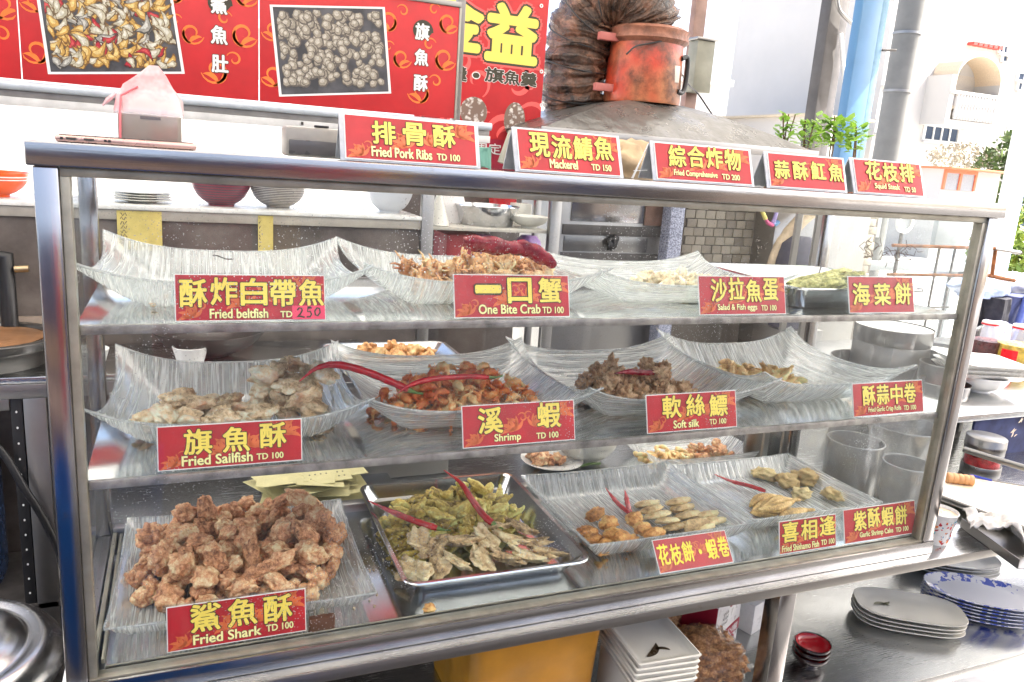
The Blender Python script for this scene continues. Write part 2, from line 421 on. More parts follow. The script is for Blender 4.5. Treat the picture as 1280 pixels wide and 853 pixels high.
def tray_rim(o, hx, hy, H, pinch=.07, **k):
    L = []
    for a_, b_ in (((-1, -1), (1, -1)), ((1, -1), (1, 1)), ((1, 1), (-1, 1)), ((-1, 1), (-1, -1))):
        for i in range(24):
            t = i/24; s_, u = a_[0]+(b_[0]-a_[0])*t, a_[1]+(b_[1]-a_[1])*t; r = max(abs(s_), abs(u)); c_ = (min(abs(s_), abs(u))/r)
            sg = k.get('sag', .60); L.append((s_*hx*(1-pinch*(1-u*u)), u*hy*(1-pinch*(1-s_*s_)), H*(sg+(1-sg)*c_**3)+.0028))
    L.append(L[0]); put('rim', tube(L, .0019, 6), M['rim'], o, local=True); return o
def tray(label, x, y, z, hx, hy, H, rot=0, mat='tray_x', **k):
    o = put('serving_tray', pressed_tray(hx, hy, H, **k), M[mat], None, (x, y, z), (0, 0, R(rot)))
    return tag(tray_rim(o, hx, hy, H, **k), label, 'tray', 'clear pressed serving trays in the display case')
tray('empty-looking clear ridged tray at the left end of the top shelf', .205, .212, SH1, .178, .168, .068, -2, 'tray_x')
tray('clear ridged tray under the heap of fried crab on the top shelf', .565, .215, SH1, .185, .158, .068, -3, 'tray_x')
tray('clear ridged tray of pale fish eggs right of the crab on the top shelf', .93, .218, SH1, .185, .155, .062, -3, 'tray_y')
tray('clear ridged tray of fried sailfish at the left end of the middle shelf', .213, .212, SH2, .176, .168, .078, -2, 'tray_x')
tray('clear ridged tray of orange shrimp on the middle shelf', .562, .212, SH2, .182, .172, .076, -1.5, 'tray_y')
tray('clear ridged tray of brown soft silk pieces on the middle shelf', .905, .212, SH2, .186, .174, .076, 0, 'tray_y')
tray('clear ridged tray of golden garlic rolls, rightmost on the middle shelf', 1.245, .222, SH2, .18, .17, .084, 0, 'tray_x')
tray('flat clear tray under the big heap of fried shark', .222, .208, FLOOR, .178, .165, .034, -1.5, 'tray_x', base=.78, sag=.92, pinch=.02)
tray('flat clear tray holding brown rolls and pale patties', .945, .226, FLOOR, .176, .152, .042, 0, 'tray_x', base=.78, sag=.92, pinch=.015)
tray('flat clear tray of fried smelt and garlic cakes, rightmost on the floor of the case', 1.29, .232, FLOOR, .165, .138, .036, 0, 'tray_x', base=.78, sag=.92, pinch=.015)

def pan(name, label, cat, hx, hy, H, x, y, z, rot=0, mat='pan', slope=.82, rim=.008, r=.022, group=None):
    t = .0015
    loops = [L3(rrect(hx*slope-.004, hy*slope-.004, r*.7), 0), L3(rrect(hx*slope, hy*slope, r*.8), .003), L3(rrect(hx-rim, hy-rim, r), H-.003), L3(rrect(hx-rim+.002, hy-rim+.002, r), H-.001),
             L3(rrect(hx-.002, hy-.002, r+.004), H-.001), L3(rrect(hx, hy, r+.005), H-.003), L3(rrect(hx+.001, hy+.001, r+.005), H-.0005), L3(rrect(hx, hy, r+.005), H+.0015),
             L3(rrect(hx-rim+.001, hy-rim+.001, r), H+.001), L3(rrect(hx-rim-t, hy-rim-t, r), H-.003), L3(rrect(hx*slope-t, hy*slope-t, r*.8), .004), L3(rrect(hx*slope-.007, hy*slope-.007, r*.7), t)]
    o = put(name, loft(loops), M[mat], None, (x, y, z), (0, 0, R(rot)))
    return tag(o, label, cat, group)
pan('steel_pan', 'rectangular steel pan heaped with yellow battered fish and red chilies', 'pan', .158, .19, .036, .602, .232, FLOOR, -1)
pan('steel_pan', 'steel pan of green seaweed cakes at the right end of the top shelf', 'pan', .15, .155, .04, 1.27, .2, SH1, -3)

# ------------------------------------------------------------------ food
def blob(seed, sx, sy, sz, amp=.3, freq=1.6, sub=4, fine=.06, bend=0, flat=0, ff=7.0, lump=.26):
    bm = bmesh.new(); bmesh.ops.create_icosphere(bm, subdivisions=sub, radius=1)
    o = Vector((seed*7.31, seed*3.7, seed*1.93))
    for v in bm.verts:
        p = v.co.copy(); d = 1+amp*noise.noise(p*freq+o)*1.6+amp*.5*noise.noise(p*freq*2.3+o)*1.4
        d += fine*.5*noise.noise(p*ff+o)
        if lump:
            dd = noise.voronoi(p*(ff*.42)+o)[0][0]; d += lump*(.55-dd); dd = noise.voronoi(p*(ff*1.0)+o)[0][0]; d += lump*.42*(.5-dd)
        p *= d; p = Vector((p.x*sx, p.y*sy, p.z*sz))
        if bend: p.z += bend*(p.x/sx)**2*sx; p.y += bend*.6*math.sin(p.x/sx*2.1)*sx
        v.co = p
    return bm_mesh(bm, smooth=True)
class Heap:
    "drops rough spheres one by one so each rests on those below"
    def __init__(s, floor, seed=1, gap=.88): s.f = floor; s.p = []; s.r = random.Random(seed); s.gap = gap
    def h(s, x, y, r, sq=.62):
        z = s.f+r*sq
        for a, b, c, q in s.p:
            d2 = (x-a)**2+(y-b)**2; R_ = (r+q)*s.gap
            if d2 < R_*R_: z = max(z, c+math.sqrt(R_*R_-d2)*sq)
        return z
    def drop(s, cx, cy, rx, ry, r, tries=9, bias=1.0, sq=.62):
        best = None
        for _ in range(tries):
            a = s.r.random()*2*math.pi; q = math.sqrt(s.r.random())**bias
            x, y = cx+rx*q*math.cos(a), cy+ry*q*math.sin(a); z = s.h(x, y, r, sq)
            if best is None or z < best[2]: best = (x, y, z)
        s.p.append((*best, r)); return best
def heap(name, label, cat, group, meshes, mat, floor, cx, cy, rx, ry, n, r, seed, tries=6, tilt=1.0, sq=.62, bias=1.0, svar=.22, boxy=False, hp=None):
    H = hp or Heap(floor, seed); g = H.r
    for i in range(n):
        k = 1+svar*(g.random()*2-1); b = H.drop(cx, cy, rx, ry, r*k, tries, bias, sq)
        o = put(name, g.choice(meshes), M[mat], None, b, (g.uniform(-tilt, tilt), g.uniform(-tilt, tilt), g.uniform(0, 6.28)), k)
        tag(o, label, cat, group)
    return H

G = 'fried shark chunks heaped on the bottom left tray'
mk = [blob(i, .0205*random.uniform(.85, 1.3), .0145*random.uniform(.85, 1.15), .0128*random.uniform(.85, 1.2), .26, 1.5, 4, .15, lump=.34) for i in range(9)]
sharkH = Heap(FLOOR+.008, 5, .98)
for (a, b, c_, d, n_, tr_) in ((.222, .213, .158, .147, 84, 9), (.226, .220, .138, .125, 52, 7)):
    heap('fried_shark_chunk', 'knobbly reddish brown fried shark chunk heaped on the flat tray at the bottom left', 'fried food', G, mk, 'shark', 0, a, b, c_, d, n_, .0168, 5, tries=tr_, hp=sharkH)

G = 'sailfish pieces on the middle shelf tray'
mk = [blob(20+i, .023, .016, .0105, .28, 1.4, 4, .08, lump=.34) for i in range(6)]
hs = Heap(SH2+.005, 7, 1.0)
heap('fried_sailfish_piece', 'beige crusted fried sailfish piece on the left tray of the middle shelf', 'fried food', G, mk, 'sail', 0, .17, .17, .085, .06, 26, .016, 7, hp=hs, tilt=.5, tries=7)
heap('fried_sailfish_piece', 'beige crusted fried sailfish piece on the left tray of the middle shelf', 'fried food', G, mk, 'sail', 0, .295, .19, .055, .06, 22, .018, 8, hp=hs, tilt=.7, tries=4)
G = 'crumbs of fried sailfish batter'
cr = [blob(40+i, .0045, .0035, .003, .4, 1.5, 2, .1) for i in range(4)]
for i in range(34):
    a = random.random(); x = random.uniform(.10, .34); y = random.uniform(.10, .30)
    tag(put('batter_crumb', random.choice(cr), M['sail'], None, (x, y, SH2+.0075), (0, 0, a*6), random.uniform(.6, 1.7)), 'small loose crumb of batter on the sailfish tray', 'crumb', G)

def merge(L): return mesh_from(*join_data(L), smooth=True)
def mdata(me):
    d = ([v.co.copy() for v in me.vertices], [tuple(p.vertices) for p in me.polygons]); bpy.data.meshes.remove(me); return d
def shrimp_mesh(seed):
    g = random.Random(seed); L = []; pts, rad = [], []
    for i in range(13):
        t = i/12; a = -1.1+2.6*t; pts.append((.012*math.cos(a)+g.uniform(-.0004, .0004), .003*math.sin(3*t+seed), .012*math.sin(a)))
        rad.append((.0022+.0038*math.sin(math.pi*min(1, t*1.15+.05)))*(1+.16*math.sin(i*2.9)))
    L.append(tube_data(pts, rad, 8))
    for k in range(7):
        p = Vector(pts[2+k]); d = Vector((g.uniform(-.6, .1)-p.x*20, g.uniform(-1, 1), g.uniform(-.9, .2)-p.z*10)).normalized()*g.uniform(.006, .013)
        L.append(tube_data([p, p+d*.6+Vector((0, 0, .001)), p+d], [.0009, .0007, .0003], 4))
    tp = Vector(pts[-1])
    for k in range(4): L.append(tube_data([tp, tp+Vector((g.uniform(-.01, .002), g.uniform(-.006, .006), g.uniform(.002, .009)))], [.0016, .0004], 4))
    hd = Vector(pts[0])
    for k in range(4): L.append(tube_data([hd, hd+Vector((g.uniform(-.002, .01), g.uniform(-.01, .01), g.uniform(-.013, .004)))], [.0011, .0003], 4))
    return merge(L)
mk = [shrimp_mesh(i) for i in range(8)]
hs = Heap(SH2+.005, 9); G = 'orange fried shrimp heaped on the middle shelf'
for (a, b, c_, d, n_, tr_) in ((.56, .195, .14, .09, 120, 8), (.57, .21, .11, .065, 80, 5), (.57, .215, .06, .04, 30, 2)):
    heap('fried_shrimp', 'small orange fried shrimp in the heap on the middle shelf', 'shrimp', G, mk, 'shrimp', 0, a, b, c_, d, n_, .0105, 9, tries=tr_, hp=hs, tilt=3.1, sq=.55)

mk = [blob(60+i, .014, .011, .010, .5, 1.9, 4, .14) for i in range(6)]
G = 'soft silk pieces heaped on the middle shelf'
hs = Heap(SH2+.005, 12)
heap('fried_silk_piece', 'curly dark brown soft silk piece on the middle shelf tray', 'fried food', G, mk, 'softsilk', 0, .90, .20, .115, .055, 58, .011, 12, hp=hs, tries=7, tilt=2)
heap('fried_silk_piece', 'curly dark brown soft silk piece on the middle shelf tray', 'fried food', G, mk, 'softsilk', 0, .845, .21, .045, .035, 20, .012, 12, hp=hs, tries=3, tilt=2)
heap('fried_silk_piece', 'curly dark brown soft silk piece on the middle shelf tray', 'fried food', G, mk, 'softsilk', 0, .955, .225, .04, .04, 16, .012, 12, hp=hs, tries=3, tilt=2)

mk = [blob(80+i, .022, .007, .006, .35, 1.6, 3, .1, bend=random.uniform(-.3, .4)) for i in range(6)]+[blob(88+i, .014, .012, .006, .4, 1.5, 3, .1) for i in range(2)]
G = 'garlic squid rolls on the middle shelf'
heap('fried_squid_strip', 'golden crisp garlic squid strip on the rightmost tray of the middle shelf', 'fried food', G, mk, 'garlic', SH2+.005, 1.20, .24, .10, .08, 78, .011, 14, tries=4, tilt=.7)

mk = [blob(100+i, .014, .011, .009, .45, 1.6, 3, .08) for i in range(5)]
G = 'pale fish eggs on the top shelf'
heap('fried_fish_egg', 'pale cream battered fish egg lump on the top shelf', 'fried food', G, mk, 'egg', SH1+.005, .985, .21, .095, .075, 62, .0115, 16, tries=4, tilt=1)

def crab_mesh(seed):
    g = random.Random(seed); L = [mdata(blob(seed, .015, .012, .008, .35, 1.6, 3, .08))]
    for k in range(9):
        a = g.uniform(0, 6.28); r0 = .010; p0 = Vector((r0*math.cos(a), r0*math.sin(a), 0)); d = Vector((math.cos(a), math.sin(a), g.uniform(.0, .9)))
        p1 = p0+d*g.uniform(.007, .012); d2 = Vector((d.x*.7+g.uniform(-.5, .5), d.y*.7+g.uniform(-.5, .5), g.uniform(-.9, .6)))
        p2 = p1+d2*g.uniform(.006, .013); L.append(tube_data([p0, (p0+p1)/2, p1, (p1+p2)/2, p2], [.0022, .0018, .002, .0014, .0005], 5))
    return merge(L)
mk = [crab_mesh(120+i) for i in range(7)]
G = 'fried crabs heaped on the top shelf'; hs = Heap(SH1+.005, 18)
heap('fried_crab', 'small brown fried crab with thin legs in the heap on the top shelf', 'crab', G, mk, 'crab', 0, .59, .19, .12, .08, 48, .0155, 18, tries=7, tilt=1.2, hp=hs, sq=.5)
heap('fried_crab', 'small brown fried crab with thin legs in the heap on the top shelf', 'crab', G, mk, 'crab', 0, .62, .20, .085, .060, 28, .0155, 18, tries=4, tilt=1.6, hp=hs, sq=.5)
heap('fried_crab', 'small brown fried crab with thin legs in the heap on the top shelf', 'crab', G, mk, 'crab', 0, .625, .205, .065, .045, 10, .0155, 18, tries=4, tilt=1.6, hp=hs, sq=.5)
heap('fried_crab', 'small brown fried crab with thin legs in the heap on the top shelf', 'crab', G, mk, 'crab', 0, .50, .22, .03, .03, 6, .0135, 19, tries=2, tilt=1.6, hp=hs, sq=.5)

# bottom steel pan: yellow battered fish at the back, flat grey fish in front
def fishy(seed, L=.025, r=.0086):
    g = random.Random(seed); bm = bmesh.new(); bmesh.ops.create_icosphere(bm, subdivisions=4, radius=1); b1, b2 = g.uniform(-.4, .4), g.uniform(-.3, .5); o = Vector((seed*3.3, 1.7, seed))
    for v in bm.verts:
        p = v.co.copy(); t = p.x; rr = r*(.55+.55*max(0, 1-abs(t+.25)**1.5)) + (.45*r*max(0, t-.7)/.3)
        n_ = 1+.30*noise.noise(p*2.2+o)+.28*(.5-noise.voronoi(p*Vector((5, 2.4, 2.4)) if False else Vector((p.x*5, p.y*2.4, p.z*2.4))+o)[0][0])
        v.co = Vector((t*L, p.y*rr*n_+b1*L*.5*t*t, p.z*rr*n_*.92+b2*L*.4*t*t))
    return bm_mesh(bm, smooth=True)
mk = [fishy(i) for i in range(8)]
G = 'yellow battered small fish in the steel pan'; hs = Heap(FLOOR+.004, 21)
for (a, b, c_, d, n_, tr_) in ((.59, .275, .125, .115, 80, 8), (.60, .29, .115, .09, 60, 5), (.61, .31, .10, .06, 30, 2)):
    heap('battered_fish', 'small yellow-green battered fish at the back of the steel pan', 'fried fish', G, mk, 'tempura', 0, a, b, c_, d, n_, .0115, 21, tries=tr_, hp=hs, tilt=.6, sq=.52, svar=.15)
heap('battered_fish', 'small yellow-green battered fish at the back of the steel pan', 'fried fish', G, mk, 'tempura', 0, .49, .2, .02, .07, 10, .0105, 22, tries=4, hp=hs, tilt=.5, sq=.5, svar=.15)
def flatfish(seed):
    g = random.Random(seed); bm = bmesh.new(); bmesh.ops.create_icosphere(bm, subdivisions=4, radius=1); o = Vector((seed*5.1, seed, 2))
    for v in bm.verts:
        p = v.co.copy(); t = p.x; wd = .018*(.35+.8*max(0, 1-abs(t+.1)**1.8))
        n_ = 1+.35*noise.noise(p*2+o)
        v.co = Vector((t*.033, p.y*wd*n_, p.z*.0045*n_+.007*noise.noise(Vector((t*1.3, p.y*1.3, seed)))+.0018*noise.noise(p*6+o)))
    return bm_mesh(bm, smooth=True)
mk = [blob(170+i, .029, .0175, .0072, .40, 1.4, 4, .1, lump=.2, bend=.12) for i in range(6)]; G = 'flat fish lying at the front of the steel pan'; g = random.Random(4)
ff = [(.475, .105, .024, -1.2, .5), (.51, .10, .026, 1.4, -.5), (.545, .105, .028, 1.9, .5), (.585, .105, .030, 1.2, .5), (.625, .10, .028, 2.0, .6), (.665, .10, .026, 2.4, .5), (.70, .105, .024, 2.2, .4), (.52, .15, .034, .7, .3), (.565, .155, .038, 2.5, .4), (.61, .15, .038, 1.6, .3), (.65, .15, .034, 2.3, .4), (.69, .14, .028, 2.8, .3), (.64, .185, .042, 2.5, .4), (.50, .175, .036, 1.1, .4), (.685, .175, .038, 2.2, .5)]
for x, y, z, rz, rx in ff:
    tag(put('flat_fish', g.choice(mk), M['flatfish'], None, (x, y, FLOOR+z), (rx, g.uniform(-.2, .2), rz), g.uniform(.9, 1.15)), 'flat grey-brown fried fish at the front of the steel pan', 'fried fish', G)

# rolls and patties
mk = [blob(140+i, .022, .0125, .0115, .16, 1.5, 4, .13) for i in range(5)]; G = 'crumbed shrimp rolls on the flat tray'; g = random.Random(6)
for k, (px, py) in enumerate(((742, 675), (734, 666), (755, 684), (787, 679), (769, 668), (818, 668), (804, 661), (761, 654), (793, 649), (744, 643), (778, 672))):
    p = at(px, py, z=.022 if k < 4 or k == 9 else .036)
    tag(put('shrimp_roll', g.choice(mk), M['roll'], None, p, (g.uniform(-3, 3), g.uniform(-.15, .15), g.uniform(-.3, .8)), g.uniform(.9, 1.08)), 'golden brown crumbed shrimp roll left of the pale patties', 'fried roll', G)
mk = [blob(160+i, .026, .0165, .0065, .10, 1.3, 4, .05) for i in range(5)]; G = 'pale squid patties on the flat tray'
for k, (px, py) in enumerate(((809, 630), (848, 627), (814, 637), (853, 635), (885, 643), (821, 644), (859, 644), (891, 651), (834, 651), (842, 659), (868, 653), (878, 660))):
    p = at(px, py, z=.020+.004*(k % 3))
    tag(put('squid_patty', g.choice(mk), M['patty'], None, p, (-.40, g.uniform(-.1, .1), g.uniform(-.1, .25)), g.uniform(1.0, 1.18)), 'pale flat squid patty in the overlapping rows beside the rolls', 'fried patty', G)
p = at(872, 660, z=.03); tag(put('squid_patty', mk[0], M['patty'], None, p, (1.0, 0, -.1), 1.1), 'pale squid patty standing on edge in front of the other patties', 'fried patty', G)
# smelt and cakes
mk = [fishy(200+i, .058, .0095) for i in range(4)]; G = 'fried smelt on the bottom right tray'
for k, (a_, b_) in enumerate((((921, 632), (985, 613)), ((925, 640), (990, 622)), ((932, 648), (1000, 630)), ((952, 655), (1031, 640)), ((930, 636), (1010, 618)), ((960, 650), (1020, 632)), ((940, 644), (1005, 627)))):
    z = .020+.007*(k > 3); p, q = at(*a_, z=z), at(*b_, z=z); d = q-p
    tag(put('fried_smelt', mk[k % 4], M['shishamo'], None, (((p+q)/2).x, max(.105, ((p+q)/2).y), z), (g.uniform(-.4, .4), 0, math.atan2(d.y, d.x)), g.uniform(.95, 1.1)), 'long golden fried smelt lying on the bottom right tray', 'fried fish', G)
mk = [blob(220+i, 1, .8, .40, .30, 1.6, 4, .12) for i in range(4)]; G = 'garlic shrimp cakes on the bottom right tray'
for k, (px, py, r_) in enumerate(((957, 592, .028), (985, 601, .028), (1009, 597, .038), (1042, 617, .028), (1002, 615, .024))):
    p = at(px, py, z=.022); tag(put('garlic_cake', mk[k % 4], M['cake'], None, (p.x, min(p.y, .345), .010+r_*.36), (g.uniform(-.15, .15), g.uniform(-.15, .15), g.uniform(0, 6)), r_), 'knobbly golden garlic shrimp cake at the back of the bottom right tray', 'fried cake', G)
# seaweed cakes
mk = [blob(240+i, .055, .015, .010, .25, 2.4, 4, .16) for i in range(3)]; G = 'green seaweed cakes in the top shelf pan'
for k, (px, py, rz) in enumerate(((1008, 352, .25), (1028, 347, .2), (1045, 343, .15), (1060, 347, .2), (1030, 356, .1), (1070, 356, .2), (1005, 358, .3))):
    p = at(px, py, z=SH1+.035); tag(put('seaweed_cake', mk[k % 3], M['seaweed'], None, p, (0, -.12, rz), g.uniform(.8, 1)), 'rough green seaweed cake lying in the steel pan on the top shelf', 'fried cake', G)

def chili(label, pts, r=.006, dry=False, stem=True):
    P = smooth_path(pts, 7); n_ = len(P); rad = []
    for i in range(n_):
        t = i/(n_-1); rad.append(r*max(.08, min(1, .12+t*2.2))*(1+.06*math.sin(i*1.7)) if t < .93 else r*(1-(t-.93)*4))
    o = put('red_chili', tube(P, rad, 12), M['seed'] if dry else M['chili']); tag(o, label, 'chili')
    if stem:
        d = (P[-1]-P[-3]).normalized(); q = P[-1]-d*.002
        put('stem', tube([q, q+d*.006, q+d*.014+Vector((0, 0, .001)), q+d*.024+Vector((0, 0, .004))], [r*.85, r*.55, r*.33, r*.3], 8), M['stem'], o)
    return o
A = lambda px, py, z: at(px, py, z=z)
Y = lambda px, py, y: at(px, py, y=y)
chili('long red chili arching out over the sailfish from the left of the shrimp', [Y(374, 477, .13), Y(395, 461, .13), Y(420, 456, .135), Y(455, 464, .13), Y(490, 478, .12), Y(512, 488, .11)], .0058)
chili('shorter dark red chili lying across the middle of the orange shrimp', [Y(497, 492, .10), Y(512, 482, .105), Y(540, 474, .12), Y(585, 471, .13), Y(612, 472, .13)], .0046)
chili('glossy red chili lying across the front of the yellow battered fish', [A(460, 626, .052), A(490, 640, .056), A(520, 652, .056), A(548, 661, .050)], .0057)
chili('glossy red chili slanting down to the right in the steel pan', [A(555, 588, .07), A(575, 603, .072), A(590, 625, .070), A(605, 645, .062), A(617, 655, .056)], .0062)
chili('dried dark red chili on the brown soft silk pieces', [Y(768, 467, .17), Y(785, 465, .18), Y(805, 466, .19), Y(826, 466, .2)], .0055, True, False)
chili('thin dark red chili slanting across the back of the bottom right tray', [A(890, 592, .02), A(915, 602, .02), A(935, 607, .02), A(957, 614, .02)], .0045, False, False)
chili('left tip of the two red chili tips standing behind the rolls', [A(757, 610, .035), A(766, 622, .03), A(775, 632, .025), A(787, 642, .018)], .0045, False, False)
chili('right tip of the two red chili tips standing behind the rolls', [A(781, 613, .035), A(783, 622, .03), A(785, 632, .022), A(788, 643, .016)], .0055)
for k, (pts, lb) in enumerate((([Y(578, 302, .15), Y(600, 305, .15), Y(630, 309, .16), Y(662, 313, .17)], 'wide dark red dried chili skin draped over the left of the crab heap'), ([Y(640, 306, .17), Y(660, 312, .165), Y(680, 322, .16), Y(694, 331, .15)], 'dark red dried chili skin hanging over the right of the crab heap'))):
    P = smooth_path(pts, 5); vs = []; fs = []
    for i, p in enumerate(P):
        t = i/(len(P)-1); wd = .011*math.sin(math.pi*(.15+.75*t))+.002
        for j in range(5):
            s_ = -1+j*.5; vs.append(p+Vector((0, -s_*.2*wd, s_*wd+.0015*math.sin(i*1.3+j)))+Vector((0, -.006*(1-s_*s_), 0)))
    for i in range(len(P)-1):
        for j in range(4): fs.append((i*5+j, i*5+j+1, i*5+j+6, i*5+j+5))
    o = put('chili_skin', mesh_from(vs, fs, smooth=True), M['seed']); md = o.modifiers.new('thick', 'SOLIDIFY'); md.thickness = .0015
    tag(o, lb, 'chili')
# crumbs and stray pieces on the case floor and top shelf
tag(put('stray_crumb', blob(301, .009, .007, .006, .4, 1.6, 3, .1), M['roll'], None, A(537, 760, FLOOR+.006)), 'single orange crumb on the case floor in front of the steel pan', 'crumb')
tag(put('tape_block', box(-.018, .018, -.006, .006, 0, .02, .002), plain('dark_rust_brown', (.10, .035, .015), .6), None, A(402, 786, FLOOR)), 'dark brown block on the case floor right of the shark sign', 'block')
for k in range(16):
    x, y = random.uniform(.10, .31), random.uniform(.10, .25)
    tag(put('batter_crumb', cr[k % 4], M['garlic'], None, (x, y, SH1+.0065), (0, 0, k)), 'small loose crumb on the nearly empty top shelf tray', 'crumb', 'crumbs on the nearly empty top shelf tray')
for k in range(12):
    p = A(random.uniform(425, 480), random.uniform(690, 775), FLOOR+.001)
    tag(put('batter_crumb', cr[k % 4], M['shark'], None, p, (0, 0, k), .45), 'tiny crumb on the bare case floor between tray and pan', 'crumb', 'crumbs on the bare case floor')
tag(put('burnt_twig', tube(smooth_path([Y(266, 321, .14), Y(268, 319, .14), Y(275, 321, .14), Y(283, 324, .14), Y(292, 324, .14)], 3), .0009, 6), M['black']), 'thin black burnt twig on the nearly empty top shelf tray', 'twig')

# ------------------------------------------------------------------ lettering
_tc = {}
def text_mesh(s, bold=.0, shear=0, res=3):
    k = (s, bold, shear)
    if k in _tc: return _tc[k]
    c = bpy.data.curves.new('t', 'FONT'); c.body = s; c.size = 1; c.offset = bold; c.shear = shear; c.resolution_u = res; c.fill_mode = 'FRONT'
    o = bpy.data.objects.new('t', c); COL.objects.link(o)
    dg = bpy.context.evaluated_depsgraph_get(); me = bpy.data.meshes.new_from_object(o.evaluated_get(dg))
    bpy.data.objects.remove(o); bpy.data.curves.remove(c)
    V = [v.co.copy() for v in me.vertices]; F = [tuple(p.vertices) for p in me.polygons]; bpy.data.meshes.remove(me)
    x0 = min(v.x for v in V); x1 = max(v.x for v in V); y0 = min(v.y for v in V); y1 = max(v.y for v in V)
    _tc[k] = (V, F, x0, x1, y0, y1); return _tc[k]
def glyphs(items, off, bold):
    "items: (string, x0, x1, y0, y1) boxes in the card's plane; returns card-plane vertices (x right, z up, facing -y)"
    L = []
    for s, x0, x1, y0, y1 in items:
        _, _, a0, a1, b0, b1 = text_mesh(s, 0)
        V, F = text_mesh(s, 0)[:2]
        n_ = 12 if bold > .04 else 6; r_ = max(0, bold)*(1 if ord(s[0]) > 255 else 1.0); sx, sz = (x1-x0)/(a1-a0), (y1-y0)/(b1-b0); q_ = (abs(sx)+abs(sz))/2
        for k in range(n_+1):   # a brush pressed harder: the stroke laid down again round its own edge
            dx, dz = (r_*math.cos(6.283*k/n_), r_*math.sin(6.283*k/n_)) if k < n_ else (0, 0)
            L.append(([Vector((x0+(v.x-a0)*sx+dx*q_, off+.000006*k, y0+(v.y-b0)*sz+dz*q_)) for v in V], F))
    return join_data(L)
def ribbon(pts, wid, off):
    vs, fs = [], []
    for i, (x, z) in enumerate(pts):
        a = pts[max(i-1, 0)]; b = pts[min(i+1, len(pts)-1)]; dx, dz = b[0]-a[0], b[1]-a[1]; l = math.hypot(dx, dz) or 1
        w_ = wid(i/(len(pts)-1)) if callable(wid) else wid
        vs += [Vector((x-dz/l*w_, off, z+dx/l*w_)), Vector((x+dz/l*w_, off, z-dx/l*w_))]
        if i: fs.append((2*i-2, 2*i-1, 2*i+1, 2*i))
    return vs, fs
def swirl(cx, cz, r, a0, turns, off, flip=1, fat=.16):
    P = [(cx+flip*r*(1-.85*t)*math.cos(a0+turns*6.283*t), cz+r*(1-.85*t)*math.sin(a0+turns*6.283*t)) for t in [i/22 for i in range(23)]]
    return ribbon(P, lambda t: r*fat*(math.sin(math.pi*min(1, t*1.1+.05))**.7)+.0001, off)
def leaf(x, z, a, l, off, curl=.8):
    P = []; 
    for i in range(11):
        t = i/10; P.append((x, z)); x += l/10*math.cos(a+curl*t*2); z += l/10*math.sin(a+curl*t*2)
    return ribbon(P, lambda t: l*.13*math.sin(math.pi*(t*.9+.08)), off)
def flourish(w_, h, off):
    L = []
    for cx, cz, s_, f in ((.09*w_, .05*h, 1, 1), (.42*w_, .30*h, 1.25, 1), (.66*w_, .38*h, 1.1, -1), (.90*w_, .62*h, 1.25, -1)):
        r = .16*h*s_
        L.append(swirl(cx, cz+r, r, 3.6, 1.2, off, f)); L.append(swirl(cx+f*r*1.5, cz+r*1.7, r*.65, 0.5, 1.1, off, -f))
        for a in (.3, .9, 1.6, 2.3, 2.9): L.append(leaf(cx+f*r*.3, cz+r*.2, a if f > 0 else math.pi-a, r*1.9, off, .55*f))
    vs, fs = join_data(L)
    vs = [Vector((min(max(v.x, .001), w_-.001), v.y, min(max(v.z, .001), h-.001))) for v in vs]
    return vs, fs
def print_mat(name, col, rough=.3, var=.08):
    a = N(name); a.set(Base_Color=a.ramp(a.noise(18, 4), [(.3, tuple(c*(1-var) for c in col)), (.7, tuple(min(1, c*(1+var)) for c in col))]), Roughness=rough, Coat_Weight=.1)
    return a.m
M['red'] = print_mat('sign_red', (.40, .007, .014), .38, .22)
M['gold'] = print_mat('sign_yellow_letters', (.80, .62, .10), .4)
M['pale'] = print_mat('sign_pale_letters', (.82, .74, .33), .4)
M['ink'] = print_mat('sign_dark_outline', (.035, .03, .012), .5)
M['orange'] = print_mat('sign_orange_flourish', (.62, .13, .035), .4, .25)
M['pinkred'] = print_mat('sticker_red', (.80, .05, .12), .4)
M['brightyellow'] = print_mat('plain_yellow_letters', (.86, .68, .03), .4)

